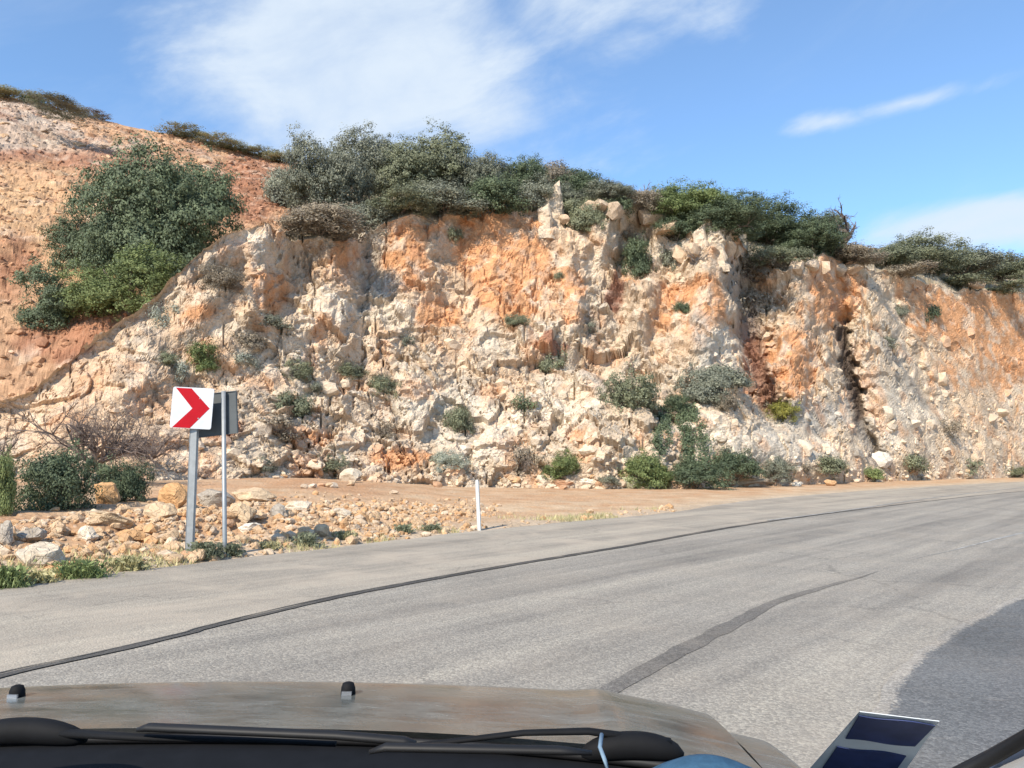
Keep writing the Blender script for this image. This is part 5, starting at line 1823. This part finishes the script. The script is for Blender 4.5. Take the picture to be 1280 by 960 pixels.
def wiper(hub, arm, blade, cap_w):
    w_ = thing_part('wiper')
    h = hub
    mb = MB()
    # the rounded cover over the pivot
    mb.tube([*[(h.x + cap_w * u_, h.y, h.z - 0.010 + 0.010 * (1 - u_ * u_)) for u_ in np.linspace(-1, 1, 15)]],
            [0.003 + 0.0125 * max(0.0, 1 - abs(u_) ** 2.6) ** 0.6 for u_ in np.linspace(-1, 1, 15)], 14)
    mb.build('pivot_cap', M['black_plastic'], w_, True)
    MB().tube(arm, [0.008, 0.0065, 0.0055, 0.005, 0.0045][:len(arm)] if len(arm) <= 5 else 0.007, 8, squash=0.6).build('wiper_arm', M['black_plastic'], w_, True)
    n_ = len(blade)
    MB().tube(blade, [0.004] + [0.0078] * (n_ - 2) + [0.004], 8, squash=0.62).build('wiper_blade', M['rubber'], w_, True)


def thing_part(name):
    o = bpy.data.objects.new(name, None)
    COL.objects.link(o)
    o.parent = car
    return o


wiper(cpt(30, 914, 0.97), [cpt(78, 916, 0.965), cpt(180, 922, 0.955), cpt(300, 925, 0.95), cpt(420, 930, 0.945)],
      [cpt(172, 912, 0.945), cpt(186, 909, 0.944), cpt(300, 914, 0.93), cpt(420, 919, 0.92), cpt(505, 926, 0.915), cpt(520, 929, 0.914)], 0.075)
wiper(cpt(790, 932, 0.93), [cpt(838, 928, 0.93), cpt(735, 914, 0.93), cpt(655, 916, 0.93), cpt(570, 926, 0.925), cpt(470, 938, 0.92)],
      [cpt(462, 940, 0.905), cpt(482, 934, 0.904), cpt(590, 936, 0.90), cpt(700, 938, 0.895), cpt(740, 941, 0.893)], 0.058)

# dashboard top and the dark lower border of the glass
xs4 = np.linspace(-0.90, 0.90, 60)
rows = []
for dy, zz in ((0.0, 1.09), (-0.012, 1.122), (-0.05, 1.128), (-0.13, 1.145), (-0.25, 1.160), (-0.36, 1.160), (-0.42, 1.13), (-0.45, 1.04), (-0.45, 0.7)):
    rows.append(np.column_stack([xs4, 0.855 + dy - 0.22 * np.maximum(0, np.abs(xs4) - 0.25) ** 2, zz - 0.004 * (xs4 / 0.6) ** 2]))
DS = np.array(rows)
link('dashboard', mesh_np('dashboard', DS.reshape(-1, 3), grid_faces(*DS.shape[:2])[:, ::-1], M['dash'], None, True), car)

# windscreen, pillars, roof
def screen_pt(x, t):
    """x across the car, t from the lower edge (0) to the roof (1)."""
    yb_ = 0.885 - 0.26 * max(0, abs(x) - 0.2) ** 2
    return Vector((x * (1 - 0.24 * t), yb_ + (0.10 - yb_) * t + 0.06 * math.sin(math.pi * t), 1.10 - 0.010 * (x / 0.6) ** 2 * (1 - t) + 0.50 * t))


xs5, ts5 = np.linspace(-0.86, 0.86, 30), np.linspace(0, 1, 16)
SV = np.array([[screen_pt(x, t) for x in xs5] for t in ts5])
link('windscreen', mesh_np('windscreen', SV.reshape(-1, 3), grid_faces(16, 30), M['glass'], None, True), car)
rim_ = [cpt(px, py, dp) for px, py, dp in ((1040, 1040, 0.66), (1120, 1006, 0.66), (1190, 971, 0.65), (1240, 946, 0.63), (1286, 920, 0.60), (1350, 882, 0.55), (1450, 806, 0.46))] + [Vector((0.70, 0.22, 1.53)), Vector((0.64, 0.10, 1.60))]
for s_ in (-1, 1):
    line = [Vector((p.x * s_, p.y, p.z)) for p in rim_]
    out_ = [Vector((p.x * s_ + s_ * 0.030, p.y - 0.01, p.z - 0.030)) for p in rim_]
    pil = MB().tube(out_, 0.036, 10).build('pillar', M['trim'], car, True)
    MB().tube(line, 0.0055, 8).build('pillar_seal', M['rubber'], pil, True)
xs6, ys6 = np.linspace(-0.66, 0.66, 20), np.linspace(-1.9, 0.09, 16)
RX, RY = np.meshgrid(xs6, ys6)
RZ = 1.60 + 0.05 * (1 - (RX / 0.66) ** 2) - 0.02 * ((RY + 0.9) / 1.0) ** 2
top_ = np.stack([RX, RY, RZ], -1)
mb = MB()
link('roof', mesh_np('roof', np.concatenate([top_, (top_ - np.array((0, 0, 0.03)))[:, ::-1]], 1).reshape(-1, 3), grid_faces(16, 40), M['car_paint'], None, True), car)

# toll sticker on the glass: two blue bars on a white ground
def on_screen(px, py):
    """Where the sight line through a pixel meets the windscreen, in the car's space."""
    d = ray(px, py)
    best, bp = 1e9, None
    for dep in np.linspace(0.35, 1.0, 260):
        p = cpt(px, py, dep)
        yb_ = 0.885 - 0.26 * max(0, abs(p.x) - 0.2) ** 2
        t = (p.z - 1.10) / 0.50
        q = screen_pt(p.x / (1 - 0.24 * t), t)
        if abs(q.y - p.y) < best:
            best, bp = abs(q.y - p.y), p
    return bp


def quad_patch(name, corners, mat, lift, parent, wav=0.0):
    a, b, c, d = [Vector(on_screen(*q)) for q in corners]
    nrm = (b - a).cross(d - a).normalized()
    if nrm.y > 0:
        nrm = -nrm
    k = 12
    vs, fs = [], []
    for j in (0, 1):
        for i in range(k + 1):
            t = i / k
            p = (a.lerp(b, t) if j == 0 else d.lerp(c, t)) + (c - b) * (wav * math.sin(7 * t + 3 * j))
            vs.append(p + nrm * lift)
    top_n = len(vs)
    vs += [v - nrm * 0.0006 for v in vs]
    for i in range(k):
        fs += [(i, i + 1, k + 2 + i, k + 1 + i), (top_n + i, top_n + k + 1 + i, top_n + k + 2 + i, top_n + i + 1)]
        fs += [(i, top_n + i, top_n + i + 1, i + 1), (k + 1 + i, k + 2 + i, top_n + k + 2 + i, top_n + k + 1 + i)]
    return MB().add(vs, fs).build(name, mat, parent)


stk = quad_patch('sticker', [(1074, 885), (1173, 897), (1112, 985), (996, 975)], M['sticker_white'], 0.003, car)
quad_patch('sticker_bar', [(1073, 888), (1168, 900), (1142, 927), (1056, 917)], M['sticker_blue'], 0.0042, stk, 0.03)
quad_patch('sticker_bar', [(1046, 927), (1132, 938), (1108, 972), (1022, 962)], M['sticker_blue'], 0.0042, stk, 0.03)

# pale blue cloth mask lying at the lower edge of the glass
ctr = cpt(884, 972, 0.74)
mk = thing('face_mask', 'pale blue cloth face mask lying crumpled on the dashboard', 'face mask', (XC + ctr.x, ctr.y, ctr.z))
uu, vv = np.meshgrid(np.linspace(-1, 1, 26), np.linspace(-1, 1, 14))
mx_ = 0.048 * uu
my_ = 0.030 * vv * (1 - 0.35 * uu**2)
mz_ = 0.017 * (1 - uu**2) * (1 - 0.7 * vv**2) + 0.0016 * np.sin(vv * 16)
fm = np.stack([mx_, my_, mz_], -1)
link('cloth', mesh_np('cloth', np.concatenate([fm, (fm - np.array((0, 0, 0.002)))[:, ::-1]], 1).reshape(-1, 3), grid_faces(14, 52), M['cloth_blue'], None, True), mk)
lp = [Vector(at(px, py, 0.74 + k * 0.02)) - Vector((XC + ctr.x, ctr.y, ctr.z)) - Vector((-XC * 0, 0, 0)) for px, py, k in ((760, 966, 0), (756, 950, 0), (750, 934, 1), (752, 918, 2))]
MB().tube(lp, 0.0020, 6).build('ear_loop', M['ear_loop'], mk, True)
